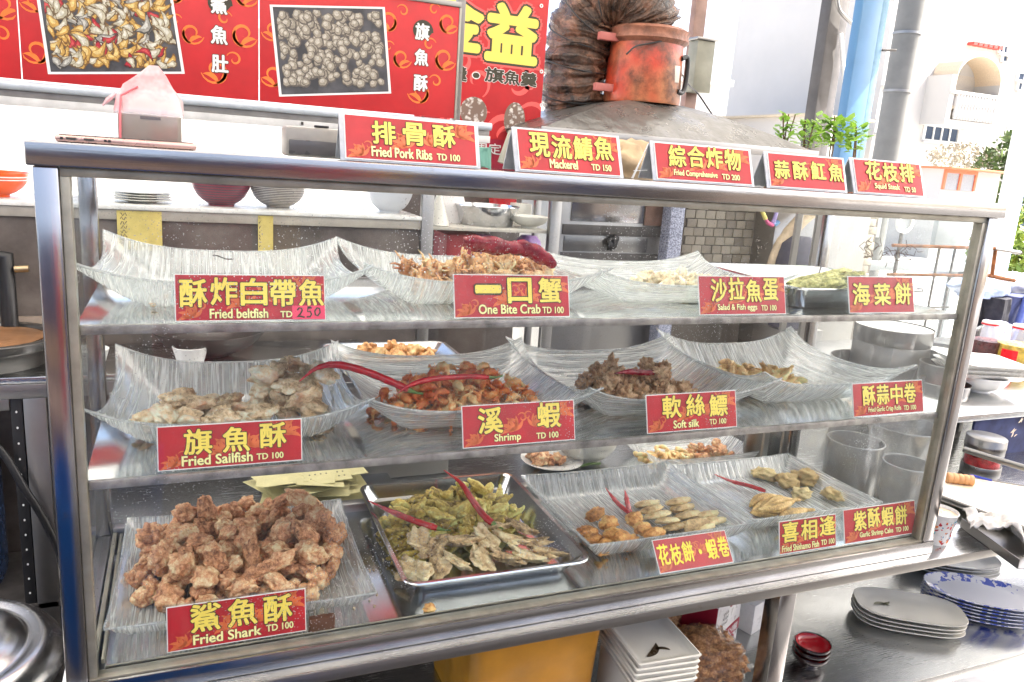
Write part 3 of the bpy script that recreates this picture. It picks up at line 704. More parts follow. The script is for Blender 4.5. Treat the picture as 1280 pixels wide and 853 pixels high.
def card(root, w_, h, cn, en=None, price=None, outline=True, cnbox=(.16, .86, .40, .92), enbox=None, prbox=None, spots=None):
    "card parts in the root's own space: x right, z up, face towards -y"
    bm = bmesh.new(); add_box(bm, 0, w_, 0, .0012, 0, h); put('card_backing', bm_mesh(bm), M['cardwhite'], root, local=True)
    e = .0012; put('card', mesh_from([(e, -.0004, e), (w_-e, -.0004, e), (w_-e, -.0004, h-e), (e, -.0004, h-e)], [(0, 1, 2, 3)]), M['red'], root, local=True)
    put('flourish', mesh_from(*[(v, f) for v, f in [flourish(w_, h, -.0008)]][0]), M['orange'], root, local=True)
    it = []; a, b, c, d = cnbox; n_ = len(cn); cell = (b-a)*w_/n_
    ch = (d-c)*h
    for i, s in enumerate(cn):
        if s == ' ': continue
        cw = min(cell*.86, ch*1.02); cx = a*w_+cell*(i+.5)
        if spots: cx = spots[i]*w_; 
        if s in '.': it.append((s, cx-cw*.1, cx+cw*.1, c*h+ch*.3, c*h+ch*.5)); continue
        jz = random.uniform(-.03, .03)*h
        hh = ch*.25 if s == '一' else ch
        z0 = c*h+jz+(ch-hh)/2; it.append((s, cx-cw/2, cx+cw/2, z0, z0+hh))
    if outline: put('lettering_outline', mesh_from(*glyphs(it, -.0012, .054)), M['ink'], root, local=True)
    put('lettering', mesh_from(*glyphs(it, -.0016, .024)), M['gold'] if outline else M['brightyellow'], root, local=True)
    it2 = []
    if en: x0, x1, z0, z1 = enbox or (.17, .60, .10, .30); it2.append((en, x0*w_, x1*w_, z0*h, z1*h))
    if price: x0, x1, z0, z1 = prbox or (.67, .86, .11, .26); it2.append((price, x0*w_, x1*w_, z0*h, z1*h))
    if it2:
        put('small_lettering_outline', mesh_from(*glyphs(it2, -.0012, .055)), M['ink'], root, local=True)
        put('small_lettering', mesh_from(*glyphs(it2, -.0016, .026)), M['pale'], root, local=True)

def sign(label, TL, TR, BR, BL, zf, cn, en=None, price=None, holder='acrylic', y=None, tilt=None, **k):
    zb = zf+.003
    if y is None:
        ys = [at(*p, z=zb).y for p in (BL, BR)]; y = min(max(sum(ys)/2, .022), .034)
    b0 = at(*BL, y=y); b1 = at(*BR, y=y); w_ = (b1.x-b0.x); x = b0.x
    t0 = at(*TL, x=x); t1 = at(*TR, x=b1.x)
    if tilt is None:
        ang = []
        for q in (t0, t1): ang.append(math.atan2(q.y-y, max(.01, q.z-b0.z)))
        tilt = min(max(sum(ang)/2, R(3)), R(16) if zf < .6 else R(40))
    else: tilt = R(tilt)
    # height along the tilted card so that its top edge meets the sight line
    def hgt(p):
        lo, hi = .02, .14
        for _ in range(30):
            mid = (lo+hi)/2; yy = y+mid*math.sin(tilt); zz = b0.z+mid*math.cos(tilt)
            if at(*p, y=yy).z > zz: lo = mid
            else: hi = mid
        return lo
    h = (hgt(TL)+hgt(TR))/2
    root = thing('price_sign', label, 'sign', (x, y, zb), (-tilt, 0, 0), 'red price signs on the display case')
    card(root, w_, h, cn, en, price, **k)
    # the stand: a slightly larger clear (or taped) plate behind, folded down to a rear foot
    bk = h*math.cos(tilt); dep = min(.034, max(.016, h*.45)); e = .004 if holder == 'acrylic' else .0045
    def loc_(dy, dz): # world offset -> root space
        c, s_ = math.cos(tilt), math.sin(tilt); return (dy*c-dz*s_, dy*s_+dz*c)
    mt = M['acrylic'] if holder == 'acrylic' else M['foil']
    put('holder_plate', box(-e*(1.3 if holder != 'acrylic' else 1), w_+e*(1.1 if holder != 'acrylic' else 1.6), .0014, .0034, -.002, h+.0025, .0004), mt, root, local=True)
    ty, tz = loc_(h*math.sin(tilt)+dep, 0.0); top = (.0042, h)
    x0, x1 = -e, w_+e
    vs = [(x0, .0042, h), (x1, .0042, h), (x1, ty, tz-.001), (x0, ty, tz-.001), (x0, .0056, h+.001), (x1, .0056, h+.001), (x1, ty+.0016, tz), (x0, ty+.0016, tz)]
    put('holder_leg', mesh_from(vs, [(0, 1, 2, 3), (7, 6, 5, 4), (0, 4, 5, 1), (1, 5, 6, 2), (2, 6, 7, 3), (3, 7, 4, 0)]), M['acrylic'] if holder == 'acrylic' else M['foil'], root, local=True)
    return root, w_, h

sign('red sign for pork ribs on top of the case, leftmost of the upright signs', (430, 137), (593, 152), (597, 206), (432, 193), .6576, '排骨酥', 'Fried Pork Ribs', 'TD 100', 'foil', y=.012, cnbox=(.17, .86, .40, .90), enbox=(.19, .64, .08, .30), prbox=(.68, .86, .09, .24))
sign('red mackerel sign on top of the case, priced 150', (643, 157), (774, 166), (777, 215), (650, 208), .6576, '現流鯖魚', 'Mackerel', 'TD 150', 'foil', y=.012, cnbox=(.10, .95, .36, .92), enbox=(.29, .56, .09, .30), prbox=(.70, .90, .10, .25))
sign('red sign for mixed fried platter on top of the case, priced 200', (818, 173), (936, 185), (941, 229), (822, 220), .6576, '綜合炸物', 'Fried Comprehensive', 'TD 200', 'foil', y=.012, cnbox=(.12, .90, .38, .95), enbox=(.17, .62, .08, .28), prbox=(.67, .86, .10, .25))
sign('red sign for garlic ray on top of the case, without English words', (959, 185), (1054, 196), (1058, 235.5), (964, 229), .6576, '蒜酥魟魚', None, None, 'foil', y=.012, cnbox=(.04, 1.0, .28, .80))
sign('red squid steak sign on top of the case, rightmost and priced 50', (1066, 195), (1150, 204), (1155.5, 243.5), (1072, 238), .6576, '花枝排', 'Squid Steak', 'TD 50', 'foil', y=.012, cnbox=(.14, .90, .38, .93), enbox=(.26, .63, .10, .30), prbox=(.70, .87, .10, .25))
r_, w_, h_ = sign('red beltfish sign with a pink 250 sticker on the top shelf', (220, 343), (407, 347), (407, 407), (219, 404), SH1, '酥炸白帶魚', 'Fried beltfish', 'TD', tilt=14, cnbox=(.02, 1.0, .33, .90), enbox=(.22, .60, .06, .26), prbox=(.685, .765, .07, .20))
st = put('sticker', mesh_from([(w_*.765, -.0021, .001), (w_-.001, -.0021, .001), (w_-.001, -.0021, h_*.32), (w_*.765, -.0021, h_*.32)], [(0, 1, 2, 3)]), M['pinkred'], r_, local=True)
def hw(pts, x, z, s_): return ribbon([(x+a*s_, z+b*s_) for a, b in pts], .0010, -.0026)
x_ = w_*.80; z_ = h_*.06; s_ = h_*.21
D2 = [(0, .75), (.2, 1), (.45, .95), (.5, .7), (.3, .35), (0, .05), (.3, .12), (.75, .0)]; D5 = [(.55, 1), (.15, .95), (.1, .6), (.4, .6), (.5, .3), (.35, .05), (0, .05)]; D0 = [(.3, .95), (.05, .6), (.1, .2), (.35, .1), (.6, .45), (.55, .85), (.3, .95)]
put('sticker_lettering', mesh_from(*join_data([hw(D2, x_, z_, s_), hw([(.6, 1.05), (.95, 1.1)], x_+s_*.45, z_, s_), hw(D5, x_+s_*.95, z_, s_), hw(D0, x_+s_*1.75, z_+s_*.05, s_)])), M['ink'], st, local=True)
sign('red sign for bite-size crab on the top shelf under the crab heap', (565, 347), (709, 348), (712, 401), (568, 402), SH1, '一口蟹', 'One Bite Crab', 'TD 100', cnbox=(.15, .96, .35, .92), enbox=(.20, .73, .09, .30), prbox=(.75, .94, .09, .24))
sign('red salad and fish egg sign standing on the top shelf', (869, 350), (977, 350), (982, 396), (874, 399), SH1, '沙拉魚蛋', 'Salad & Fish eggs', 'TD 100', cnbox=(.12, .92, .36, .93), enbox=(.20, .65, .08, .27), prbox=(.70, .88, .10, .24))
sign('red seaweed cake sign at the right end of the top shelf, without English words', (1057, 350), (1138, 352), (1142, 397), (1061, 397), SH1, '海菜餅', None, None, cnbox=(.02, .98, .22, .80))
sign('red sailfish sign at the left of the middle shelf', (199, 527), (377, 522), (378, 579), (197, 586), SH2, '旗魚酥', 'Fried Sailfish', 'TD 100', tilt=12, cnbox=(.14, .92, .34, .90), enbox=(.16, .64, .08, .30), prbox=(.67, .86, .10, .24))
sign('red shrimp sign on the middle shelf under the orange shrimp', (575, 517), (714, 510), (718, 562), (578, 571), SH2, '溪 蝦', 'Shrimp', 'TD 100', cnbox=(.12, 1.0, .34, .94), spots=(.24, .5, .76), enbox=(.27, .50, .06, .28), prbox=(.64, .84, .10, .24))
sign('red soft silk sign with a clear stand on the middle shelf', (802, 506), (913, 497), (920, 543), (808, 553), SH2, '軟絲鰾', 'Soft silk', 'TD 100', cnbox=(.14, .92, .36, .92), enbox=(.28, .56, .09, .29), prbox=(.68, .87, .12, .26))
sign('red garlic squid roll sign at the right end of the middle shelf', (1061, 488), (1148, 479), (1154, 518), (1066, 528), SH2, '酥蒜中卷', 'Fried Garlic Crisp Rolls', 'TD 100', cnbox=(.12, .90, .34, .92), enbox=(.20, .66, .08, .26), prbox=(.70, .88, .10, .24))
sign('red shark sign in front of the big heap of shark chunks', (208, 757), (380, 737), (383, 789), (209, 816), FLOOR, '鯊魚酥', 'Fried Shark', 'TD 100', tilt=14, cnbox=(.14, .92, .34, .94), enbox=(.18, .66, .09, .30), prbox=(.70, .90, .13, .28))
sign('red sign with plain yellow characters leaning far back by the rolls and patties', (812, 675), (900, 664.5), (917, 704), (825, 718), FLOOR, '花枝餅.蝦卷', None, None, outline=False, tilt=38, cnbox=(.02, .99, .22, .82))
sign('red smelt sign, narrow, at the lower right of the case floor', (974, 654), (1044, 643), (1045, 683), (974, 695), FLOOR, '喜相逢', 'Fried Shishamo Fish', 'TD 100', cnbox=(.02, 1.0, .36, .95), enbox=(.04, .68, .07, .26), prbox=(.72, .96, .10, .26))
sign('red garlic shrimp cake sign, rightmost on the case floor', (1051, 636), (1138, 627), (1145, 668), (1056, 680), FLOOR, '紫酥蝦餅', 'Garlic Shrimp Cake', 'TD 100', cnbox=(.12, .88, .36, .92), enbox=(.20, .66, .09, .28), prbox=(.70, .88, .12, .26))
# A-stand of folded clear plastic seen between two of the top signs
p0 = at(805, 218, y=.03)
t = thing('empty_sign_stand', 'empty clear folded sign stand between the mackerel and platter signs', 'sign stand', (p0.x, .045, .6576))
put('leg', tube([(-.012, -.005, .001), (.008, -.005, .052)], .0008, 6), M['cardwhite'], t, local=True)
put('leg', tube([(-.004, .012, .001), (.009, -.005, .052)], .0008, 6), M['cardwhite'], t, local=True)
put('bar', tube([(-.009, 0, .012), (.014, 0, .014)], .0007, 6), M['cardwhite'], t, local=True)

# ------------------------------------------------------------------ things on top of the case
ZC = .6578
t = thing('smartphone', 'rose gold smartphone lying at the left front corner of the case top', 'phone', (.092, .045, ZC))
put('body', box(-.071, .071, -.033, .034, 0, .0078, .003), plain('rose_gold_metal', (.62, .40, .34), .28, .7, .05), t, local=True)
put('screen', box(-.067, .067, -.030, .031, .0079, .0084, .0002), plain('phone_glass', (.02, .02, .025), .05), t, local=True)
put('charging_port', box(-.0716, -.0708, -.004, .004, .0025, .005, .0002), M['black'], t, local=True)
for dx in (-.055, -.038): put('button', box(dx-.005, dx+.005, -.0338, -.0328, .003, .0055, .0003), M['dark'], t, local=True)
for dx in (-.064, -.022, -.018): put('camera_hole', box(dx-.0015, dx+.0015, -.0338, -.0329, .0028, .0055, .0003), M['black'], t, local=True)
# tied plastic bag holding a paper box
t = thing('plastic_bag', 'pink and white plastic bag standing with a grey carton in its bottom', 'bag', (.113, .095, ZC+.0005))
a = N('thin_pink_plastic'); a.t.nodes.remove(a.p)
tr = a.n('BsdfTransparent'); df = a.n('BsdfDiffuse'); tl = a.n('BsdfTranslucent'); gl = a.n('BsdfGlossy'); gl.inputs['Roughness'].default_value = .15
pc = a.ramp(a.noise(30, 3), [(.45, (.80, .68, .68)), (.60, (.82, .36, .38))]); 
for q in (df, tl): a.l(pc, q.inputs[0])
m1 = a.n('MixShader'); m1.inputs[0].default_value = .5; a.l(df.outputs[0], m1.inputs[1]); a.l(tl.outputs[0], m1.inputs[2])
m2 = a.n('MixShader'); m2.inputs[0].default_value = .18; a.l(m1.outputs[0], m2.inputs[1]); a.l(gl.outputs[0], m2.inputs[2])
m3 = a.n('MixShader'); tcz = a.n('TexCoord'); spz = a.n('SeparateXYZ'); a.l(tcz.outputs['Object'], spz.inputs[0]); a.l(a.math('MULTIPLY', a.ramp(a.noise(16, 3), [(.4, .7), (.62, 1.)]), a.ramp(a.math('MULTIPLY', spz.outputs[2], 10), [(.34, .22), (.42, .85)])), m3.inputs[0]); a.l(tr.outputs[0], m3.inputs[1]); a.l(m2.outputs[0], m3.inputs[2]); a.l(m3.outputs[0], a.out.inputs[0])
M['bag'] = a.m
loops = []
for z, hx, hy, ox in ((0, .037, .022, 0), (.02, .038, .023, 0), (.04, .0375, .022, 0), (.055, .035, .017, -.001), (.07, .027, .010, .0), (.083, .016, .005, .004), (.094, .005, .002, .006)):
    loops.append([(x+ox+.0022*noise.noise(Vector((x*60, y_*60, z*45)))*(1+z*14), y_+.0022*noise.noise(Vector((x*60, y_*60+9, z*45)))*(1+z*14), z) for x, y_ in selip(hx, hy, 4, 48)])
b = put('bag_film', loft(loops), M['bag'], t, local=True)
put('bag_knot', tube([(-.036, -.005, .058), (-.044, -.008, .05), (-.05, -.008, .043)], [.002, .003, .0008], 6), M['bag'], t, local=True)
put('carton', box(-.034, .0345, -.0195, .0195, .001, .036, .001), plain('grey_beige_carton', (.27, .235, .19), .6, 0, .08), t, local=True)
put('pink_edge', tube([(-.032, -.021, .002), (-.031, -.022, .04), (-.030, -.017, .056), (-.012, -.0122, .068)], .0014, 6), plain('pink_print', (.80, .18, .20), .4), t, local=True)
vs, fs = glyphs([('ALL PEOPLE', -.010, .012, .0335, .0355)], -.0199, .02)
a_ = thing
put('stamp', box(-.010, .012, -.0201, -.0196, .031, .0345, 0), M['dark'], t, local=True)
# small dispenser
t = thing('tissue_dispenser', 'small white plastic case with a dark grey front on the case top', 'dispenser', (.302, .10, ZC))
put('shell', box(-.033, .042, -.02, .03, 0, .038, .005), plain('offwhite_plastic', (.30, .28, .25), .35), t, local=True)
put('front_panel', box(-.029, .042, -.0225, -.0202, .003, .021, .001), plain('dark_grey_plastic', (.085, .08, .08), .3), t, local=True)
put('clip', box(.004, .022, -.016, -.006, .038, .041, .001), M['black'], t, local=True)

# ------------------------------------------------------------------ table under the case
TT = -.0272
tab = thing('work_table', 'stainless steel work table carrying the display case, with a lower shelf', 'table', (1.2, .35, -.85))
put('table_top', box(-.012, 2.6, -.0205, .78, -.0445, TT, .001), M['tabletop'], tab)
put('edge_apron', box(-.012, 2.6, -.0225, -.0208, -.0448, TT-.0003, .0006), M['steel_dull'], tab)
put('lower_shelf', box(.02, 2.6, -.030, .76, -.318, -.2950, .001), M['tabletop'], tab)
put('lower_shelf', box(.02, 2.6, -.030, .76, -.62, -.597, .001), M['steel_dull'], tab)
for x, y in ((.03, .0), (1.145, .0), (2.5, .0), (.03, .72), (1.145, .72), (2.5, .72)):
    put('leg', box(x-.019, x+.019, y-.004, y+.034, -.85, -.3185, .002), M['steel_z'], tab)
    put('leg', box(x-.019, x+.019, y-.004, y+.034, -.2948, -.0448, .002), M['steel_z'], tab)

# lower shelf goods
def crate(name, label, mat, x, y, z, hx, hy, H, rot=0, cat='crate'):
    loops = [L3(rrect(hx*.88, hy*.88, .02), 0), L3(rrect(hx*.90, hy*.90, .022), .004), L3(rrect(hx*.985, hy*.985, .025), H-.012), L3(rrect(hx, hy, .027), H-.012), L3(rrect(hx, hy, .027), H), L3(rrect(hx*.96, hy*.96, .024), H), L3(rrect(hx*.87, hy*.87, .02), .006)]
    return tag(put(name, loft(loops), mat, None, (x, y, z), (0, 0, R(rot))), label, cat)
yel = plain('yellow_plastic', (.50, .22, .012), .4, 0, .25, 9, bump=.2)
cl_, cr_ = at(588, 838, y=.07).x, at(757, 806, y=.07).x
crate('plastic_crate', 'yellow plastic crate on the lower shelf below the case', yel, (cl_+cr_)/2, .195, -.2945, (cr_-cl_)/2, .13, .235)
def oval_stack(base_label, cat, name, x, y, z, hx, hy, p, n_, rot, mats, group, dz=.009, lean=0, decor=None):
    def plate():
        a, b = hx, hy
        loops = [L3(selip(a*.55, b*.55, p), 0), L3(selip(a*.62, b*.62, p), .0012), L3(selip(a*.97, b*.97, p), .012), L3(selip(a, b, p), .0145), L3(selip(a*.995, b*.995, p), .0158), L3(selip(a*.955, b*.955, p), .0145), L3(selip(a*.80, b*.80, p), .007), L3(selip(a*.68, b*.68, p), .0048), L3(selip(a*.3, b*.3, p), .0042)]
        return loft(loops, angle=R(70))
    me = plate(); me.materials.append(mats[0]); out = []
    for i in range(n_):
        o = put(name, me, None, None, (x+random.uniform(-.002, .002)+lean*i, y+random.uniform(-.002, .002), z+dz*i), (0, 0, R(rot)+random.uniform(-.02, .02)))
        which = 'top' if i == n_-1 else ('bottom' if i == 0 else ['', 'second', 'third', 'fourth', 'fifth', 'sixth', 'seventh'][min(6, i)]+' from the bottom')
        tag(o, base_label % which, cat, group); out.append(o)
    return out
g1 = oval_stack('cream oval melamine plate beside the red bowls, %s of its stack', 'plate', 'oval_plate', 1.652, .135, -.2945, .118, .068, 3.2, 4, 35-68, [M['melamine']], 'cream oval plates stacked on the lower shelf', dz=.0095)
p_ = g1[-1]
put('leaf_print', mesh_from(*join_data([([(v.x, v.z, .0068) for v in L_[0]], L_[1]) for L_ in (leaf(-.075, .0, .9, .04, 0, -.9), leaf(-.06, .01, -.2, .03, 0, .8))])), plain('olive_brush_print', (.12, .12, .06), .3), p_, local=True)
bw = N('blue_print_porcelain'); v_ = bw.co((1, 1.75, 1)); gr = bw.n('TexGradient'); gr.gradient_type = 'SPHERICAL'
mp = bw.n('Mapping'); mp.inputs['Scale'].default_value = (8.2, 14.0, 1); tcn = bw.n('TexCoord'); bw.l(tcn.outputs['Object'], mp.inputs[0]); bw.l(mp.outputs[0], gr.inputs[0])
ringf = bw.ramp(gr.outputs['Fac'], [(.03, 1.), (.10, 1.), (.22, 1.), (.24, 0.)]); nz = bw.ramp(bw.noise(55, 3), [(.50, 0.), (.54, 1.)])
bw.set(Base_Color=bw.mix(bw.math('MULTIPLY', ringf, nz), (.62, .64, .70), (.03, .07, .42)), Roughness=.12)
oval_stack('blue patterned white oval plate at the right edge, %s of its stack', 'plate', 'patterned_plate', 1.868, .118, -.2945, .128, .074, 2.3, 6, -38, [bw.m], 'blue patterned oval plates stacked on the lower shelf', dz=.0085)
oval_stack('plain glossy oval plate behind the blue patterned stack, %s of its stack', 'plate', 'plain_plate', 1.99, .30, -.2945, .12, .075, 2.3, 4, -30, [M['ceramic']], 'plain oval plates behind the blue patterned ones', dz=.009)
oval_stack('blue patterned plate on the lowest shelf, %s of its stack', 'plate', 'patterned_plate', 1.86, .08, -.5965, .12, .09, 2.2, 4, -38, [bw.m], 'blue patterned plates on the lowest shelf', dz=.0085)
# red lacquer bowls
def bowl(name, r, H, foot, mat, label, cat, loc, group=None, th=.003, inner=None, rot=(0, 0, 0), wav=0):
    prof = [(0, .0), (foot, 0), (foot, .005), (foot*1.05, .007)]+[(foot+(r-foot)*math.sin(math.pi/2*t)**.9, .007+(H-.007)*(1-math.cos(math.pi/2*t))**.75) for t in (.2, .4, .6, .8, 1)]
    prof += [(r-th*.3, H+.001), (r-th, H-.0005)]+[(max(.001, foot+(r-foot)*math.sin(math.pi/2*t)**.9-th), .007+th+(H-.009)*(1-math.cos(math.pi/2*t))**.75) for t in (.8, .6, .4, .2)]+[(0, .009)]
    o = put(name, lathe(prof, 40), mat, None, loc, rot); tag(o, label, cat, group)
    if inner:
        k = [(r-th-.0006, H-.001)]+[(max(.001, foot+(r-foot)*math.sin(math.pi/2*t)**.9-th-.0006), .0077+th+(H-.009)*(1-math.cos(math.pi/2*t))**.75) for t in (.8, .6, .4, .2)]+[(0, .0097)]
        put('inner_lining', lathe(k, 40), inner, o, local=True)
    return o
lac = plain('red_lacquer', (.30, .006, .012), .1, 0, .1); lacb = plain('black_lacquer', (.02, .008, .008), .12)
for i, wch in enumerate(('bottom', 'middle', 'top')):
    bowl('lacquer_bowl', .037, .026, .018, lacb, 'small black and red lacquer bowl, %s of the little stack of three' % wch, 'bowl', (1.318+.001*i, .083, -.2945+.0115*i), 'red lacquer bowls nested on the lower shelf', .002, lac)
# melamine trays
me = None
for i in range(5):
    hx, hy = .062, .088; bm = []
    loops = [L3(rrect(hx*.8, hy*.8, .004), 0), L3(rrect(hx*.93, hy*.93, .004), .001), L3(rrect(hx, hy, .005), .014), L3(rrect(hx-.003, hy-.003, .005), .0155), L3(rrect(hx-.009, hy-.009, .004), .007), L3(rrect(hx*.7, hy*.7, .004), .0045)]
    if me is None: me = loft(loops); me.materials.append(M['melamine'])
    o = put('melamine_tray', me, None, None, (.902+.001*i, .075+.001*i, -.2945+.100+.010*i if i else -.2945+.1), (0, 0, R(4+random.uniform(-2, 2)-8)))
    if i == 0: base = o
    tag(o, 'cream rectangular melamine dish under the case, %s of its stack' % ('top with a brown fish print' if i == 4 else ('bottom' if i == 0 else ('second', 'third', 'fourth')[i-1]+' from the bottom')), 'dish', 'cream rectangular dishes stacked below the case')
put('fish_print', mesh_from(*join_data([([(v.x, v.z, .0062) for v in L_[0]], L_[1]) for L_ in (leaf(-.03, -.058, .3, .05, 0, .5), leaf(.02, -.05, 2.2, .03, 0, .8), leaf(-.02, .05, -.4, .03, 0, 1.), leaf(.0, .075, -1.7, .035, 0, .3), leaf(.0, .06, 2.9, .03, 0, .3))])), plain('dark_brown_print', (.05, .035, .02), .3), o, local=True)
tag(put('melamine_stand', box(-.05, .05, -.07, .07, 0, .099, .003), M['melamine'], None, (.902, .08, -.2945), (0, 0, R(-4))), 'upturned cream tub holding up the stack of rectangular dishes', 'tub')
# bag of fried shallots
fl_ = crust('fried_shallot_flakes', (.10, .035, .01), (.30, .13, .045), (.56, .33, .15), 90, .004)
vs = blob(400, .075, .060, .048, .22, 1.3, 5, .16, ff=14); t = thing('bag_of_fried_flakes', 'clear plastic bag of brown fried shallot flakes beside the carton', 'bag', (1.085, .12, -.2945))
put('flakes', vs, fl_, t, (0, 0, .046), (0, 0, -.6), local=True)
v2 = blob(400, .079, .064, .052, .22, 1.3, 4, .04); put('film', v2, M['acrylic'], t, (0, 0, .047), (0, 0, -.6), local=True)
t2 = blob(402, .05, .04, .04, .3, 1.3, 4, .16, ff=14); t = thing('bag_of_fried_flakes', 'smaller clear bag of brown fried flakes behind the stacked dishes', 'bag', (1.02, .21, -.2945))
put('flakes', t2, fl_, t, (0, 0, .06), local=True); put('film', blob(402, .055, .045, .045, .3, 1.3, 3, .04), M['acrylic'], t, (0, 0, .06), local=True)
# carton with red band
t = thing('carton', 'white carton with a dark red band and the number 24 under the case', 'box', (1.17, .17, -.2945), (0, 0, R(28)))
put('carton_body', box(-.06, .06, 0, .14, 0, .125, .001), M['white'], t, local=True)
dr = plain('dark_red_print', (.33, .012, .035), .4)
put('red_side', box(-.0615, -.0603, .001, .139, .001, .124, 0), dr, t, local=True)
put('red_band', box(-.0597, .0597, -.0012, -.0003, .030, .055, 0), dr, t, local=True)
put('seal', lathe([(0, 0), (.011, 0), (.011, .001), (0, .001)], 24), dr, t, (.03, -.0003, .016), (R(90), 0, 0), local=True)
put('carton_lettering', mesh_from(*glyphs([('24', .024, .036, .0115, .0205)], -.0018, .03)), M['white'], t, local=True)
put('carton_lettering', mesh_from(*glyphs([('刈松嚨', -.045, .050, .034, .051)], -.0018, .01)), M['white'], t, local=True)
put('carton_lettering', mesh_from(*join_data([hw([(a_*.25, .5+.5*math.sin(a_*2.3+q)) for a_ in range(12)], -.035, .075-.011*q+.02, .009) for q in range(3)])), M['dark'], t, local=True)
put('red_mark', box(.0, .030, -.0012, -.0003, .103, .108, 0), dr, t, local=True)
put('printed_code', boxes([(.045+.003*i, .047+.003*i, -.001, -.0003, .100+.002*(i % 2), .115) for i in range(3)]), M['dark'], t, local=True)
tag(put('paper_box', box(0, .10, 0, .10, 0, .07, .001), M['white'], None, (1.265, .20, -.2945), (0, 0, R(20))), 'plain white box half hidden behind the table leg', 'box')

# ------------------------------------------------------------------ pots and tools on the table, right of and behind the case
def pot(label, x, y, r, H, z=TT, name='steel_pot', mat='pot', inside=.9, taper=1.0, fill=None, cat='pot', group=None, rimr=.0022):
    prof = [(0, 0), (r*taper*.97, 0), (r*taper, .003), (r, H-.001)]
    prof += [(r+rimr*.5*(1+math.sin(a)), H+rimr*math.cos(a)-rimr*0) for a in (math.pi, 1.2*math.pi, .0, .3*math.pi, .5*math.pi, .0)][1:3]
    prof += [(r+rimr, H), (r+rimr*.6, H+rimr), (r-rimr*.3, H+rimr), (r-.0015, H-.001), (r*taper-.0018, .004), (0, .0035)]
    o = put(name, lathe(prof, 56), M[mat], None, (x, y, z)); tag(o, label, cat, group)
    if fill: put('contents', lathe([(r-.003, H*fill[1]-.002), (r-.003, H*fill[1]), (0, H*fill[1]+.001)], 40), fill[0], o, local=True)
    return o
soup = plain('brown_sauce', (.22, .12, .05), .25, 0, .3, 15); clear_soup = plain('pale_powder', (.55, .52, .47), .8)
pot('brushed steel pot nearest the lower right of the case, right of another pot', 1.60, .165, .0515, .115, fill=(soup, .25))
pot('brushed steel pot with seasoning inside, left of the front pot behind the side glass', 1.585, .30, .062, .12, fill=(soup, .5))
pot('dark brushed steel pot at the left of the three pots behind the case', 1.49, .475, .062, .13, fill=(soup, .5))
t = pot('large steel pan with a handle behind the pots', 1.86, .40, .09, .105, name='steel_basin', cat='pan', taper=.75)
put('handle', tube([at(1205, 562, z=.05), at(1240, 573, z=.05), at(1290, 588, z=.05)], .008, 10), M['pot'], t)
pot('steel bowl sticking out from behind the right case post', 1.70, .255, .05, .075, name='steel_bowl', cat='bowl', taper=.55)
wk = at(1093, 443, z=.16)
pot('big round aluminium basin seen through the right end of the middle shelf', wk.x, wk.y, .125, .17, name='aluminium_basin', cat='basin', taper=.8)
for k, (px, py, r, z, H, lb) in enumerate(((1118, 408, .115, .25, .05, 'wide white disc-shaped lid above the big basin'), (1180, 436, .075, .19, .12, 'white-rimmed pot under the lid seen through the side glass'), (1180, 455, .065, .165, .10, 'open grey pot with a bright rim seen through the side glass'), (1180, 478, .07, .13, .13, 'pot with pinkish contents behind the garlic roll sign'))):
    q = at(px, py, z=z)
    pot(lb, q.x, q.y, r, H, z=z-H, mat='pot', cat='pot', fill=((M['white'], .97), (M['white'], .93), (soup, .4), (plain('pink_sauce', (.5, .25, .22), .5), .8))[k])
    tag(put('pot_stand', box(q.x-r*.7, q.x+r*.7, q.y-r*.7, q.y+r*.7, TT+.0002, z-H-.001, .002), M['steel_dull']), ('steel stand under the white disc-shaped lid', 'steel stand under the white-rimmed pot', 'steel stand under the open grey pot', 'steel stand under the pot with pinkish contents')[k], 'stand')
# cardboard cup with coloured prints
t = thing('paper_cup', 'paper cup with red, orange and blue heart prints beside the case post', 'cup', (1.556, .038, TT+.0003))
put('cup_wall', lathe([(0, 0), (.0235, 0), (.024, .001), (.033, .066), (.0345, .0675), (.0335, .069), (.0322, .067), (.023, .003), (0, .003)], 48), M['white'], t, local=True)
pm = [plain('print_red', (.62, .02, .03), .4), plain('print_orange', (.75, .22, .04), .4), plain('print_teal', (.02, .28, .42), .4), plain('print_brown_red', (.40, .02, .03), .4)]
g = random.Random(2); LL = [[], [], [], []]
def on_cup(u, v, off=.0004):
    a = u; z = v; r = .024+(z-.001)/(.065)*.009+off; return Vector((r*math.cos(a), r*math.sin(a), z))
for k in range(150):
    u = g.uniform(0, 6.283); v = g.uniform(.005, .058); s_ = g.choice((.0012, .0018, .0028, .0036)); sh = g.choice('hhced'); c = g.randrange(4); P = []
    for i in range(14):
        a = i/14*6.283
        if sh == 'h': x, z = 1.0*math.sin(a)**3, .85*math.cos(a)-.35*math.cos(2*a)-.12*math.cos(3*a)
        elif sh == 'c': x, z = math.cos(a), math.sin(a)
        elif sh == 'e': x, z = 1.3*math.cos(a)+.4*math.sin(a), .55*math.sin(a)+.3*math.cos(a)
        else: x, z = .5*math.cos(a), 1.2*math.sin(a)
        P.append(on_cup(u+x*s_/.028, v+z*s_, .0004+.00005*(k % 6)))
    LL[c].append((P, [tuple(range(14))]))
for c in range(4): put('cup_print', mesh_from(*join_data(LL[c])), pm[c], t, local=True)
put('drink', lathe([(.0318, .0625), (0, .0628)], 32), plain('milky_soup', (.58, .45, .32), .3, 0, .15, 60), t, local=True)
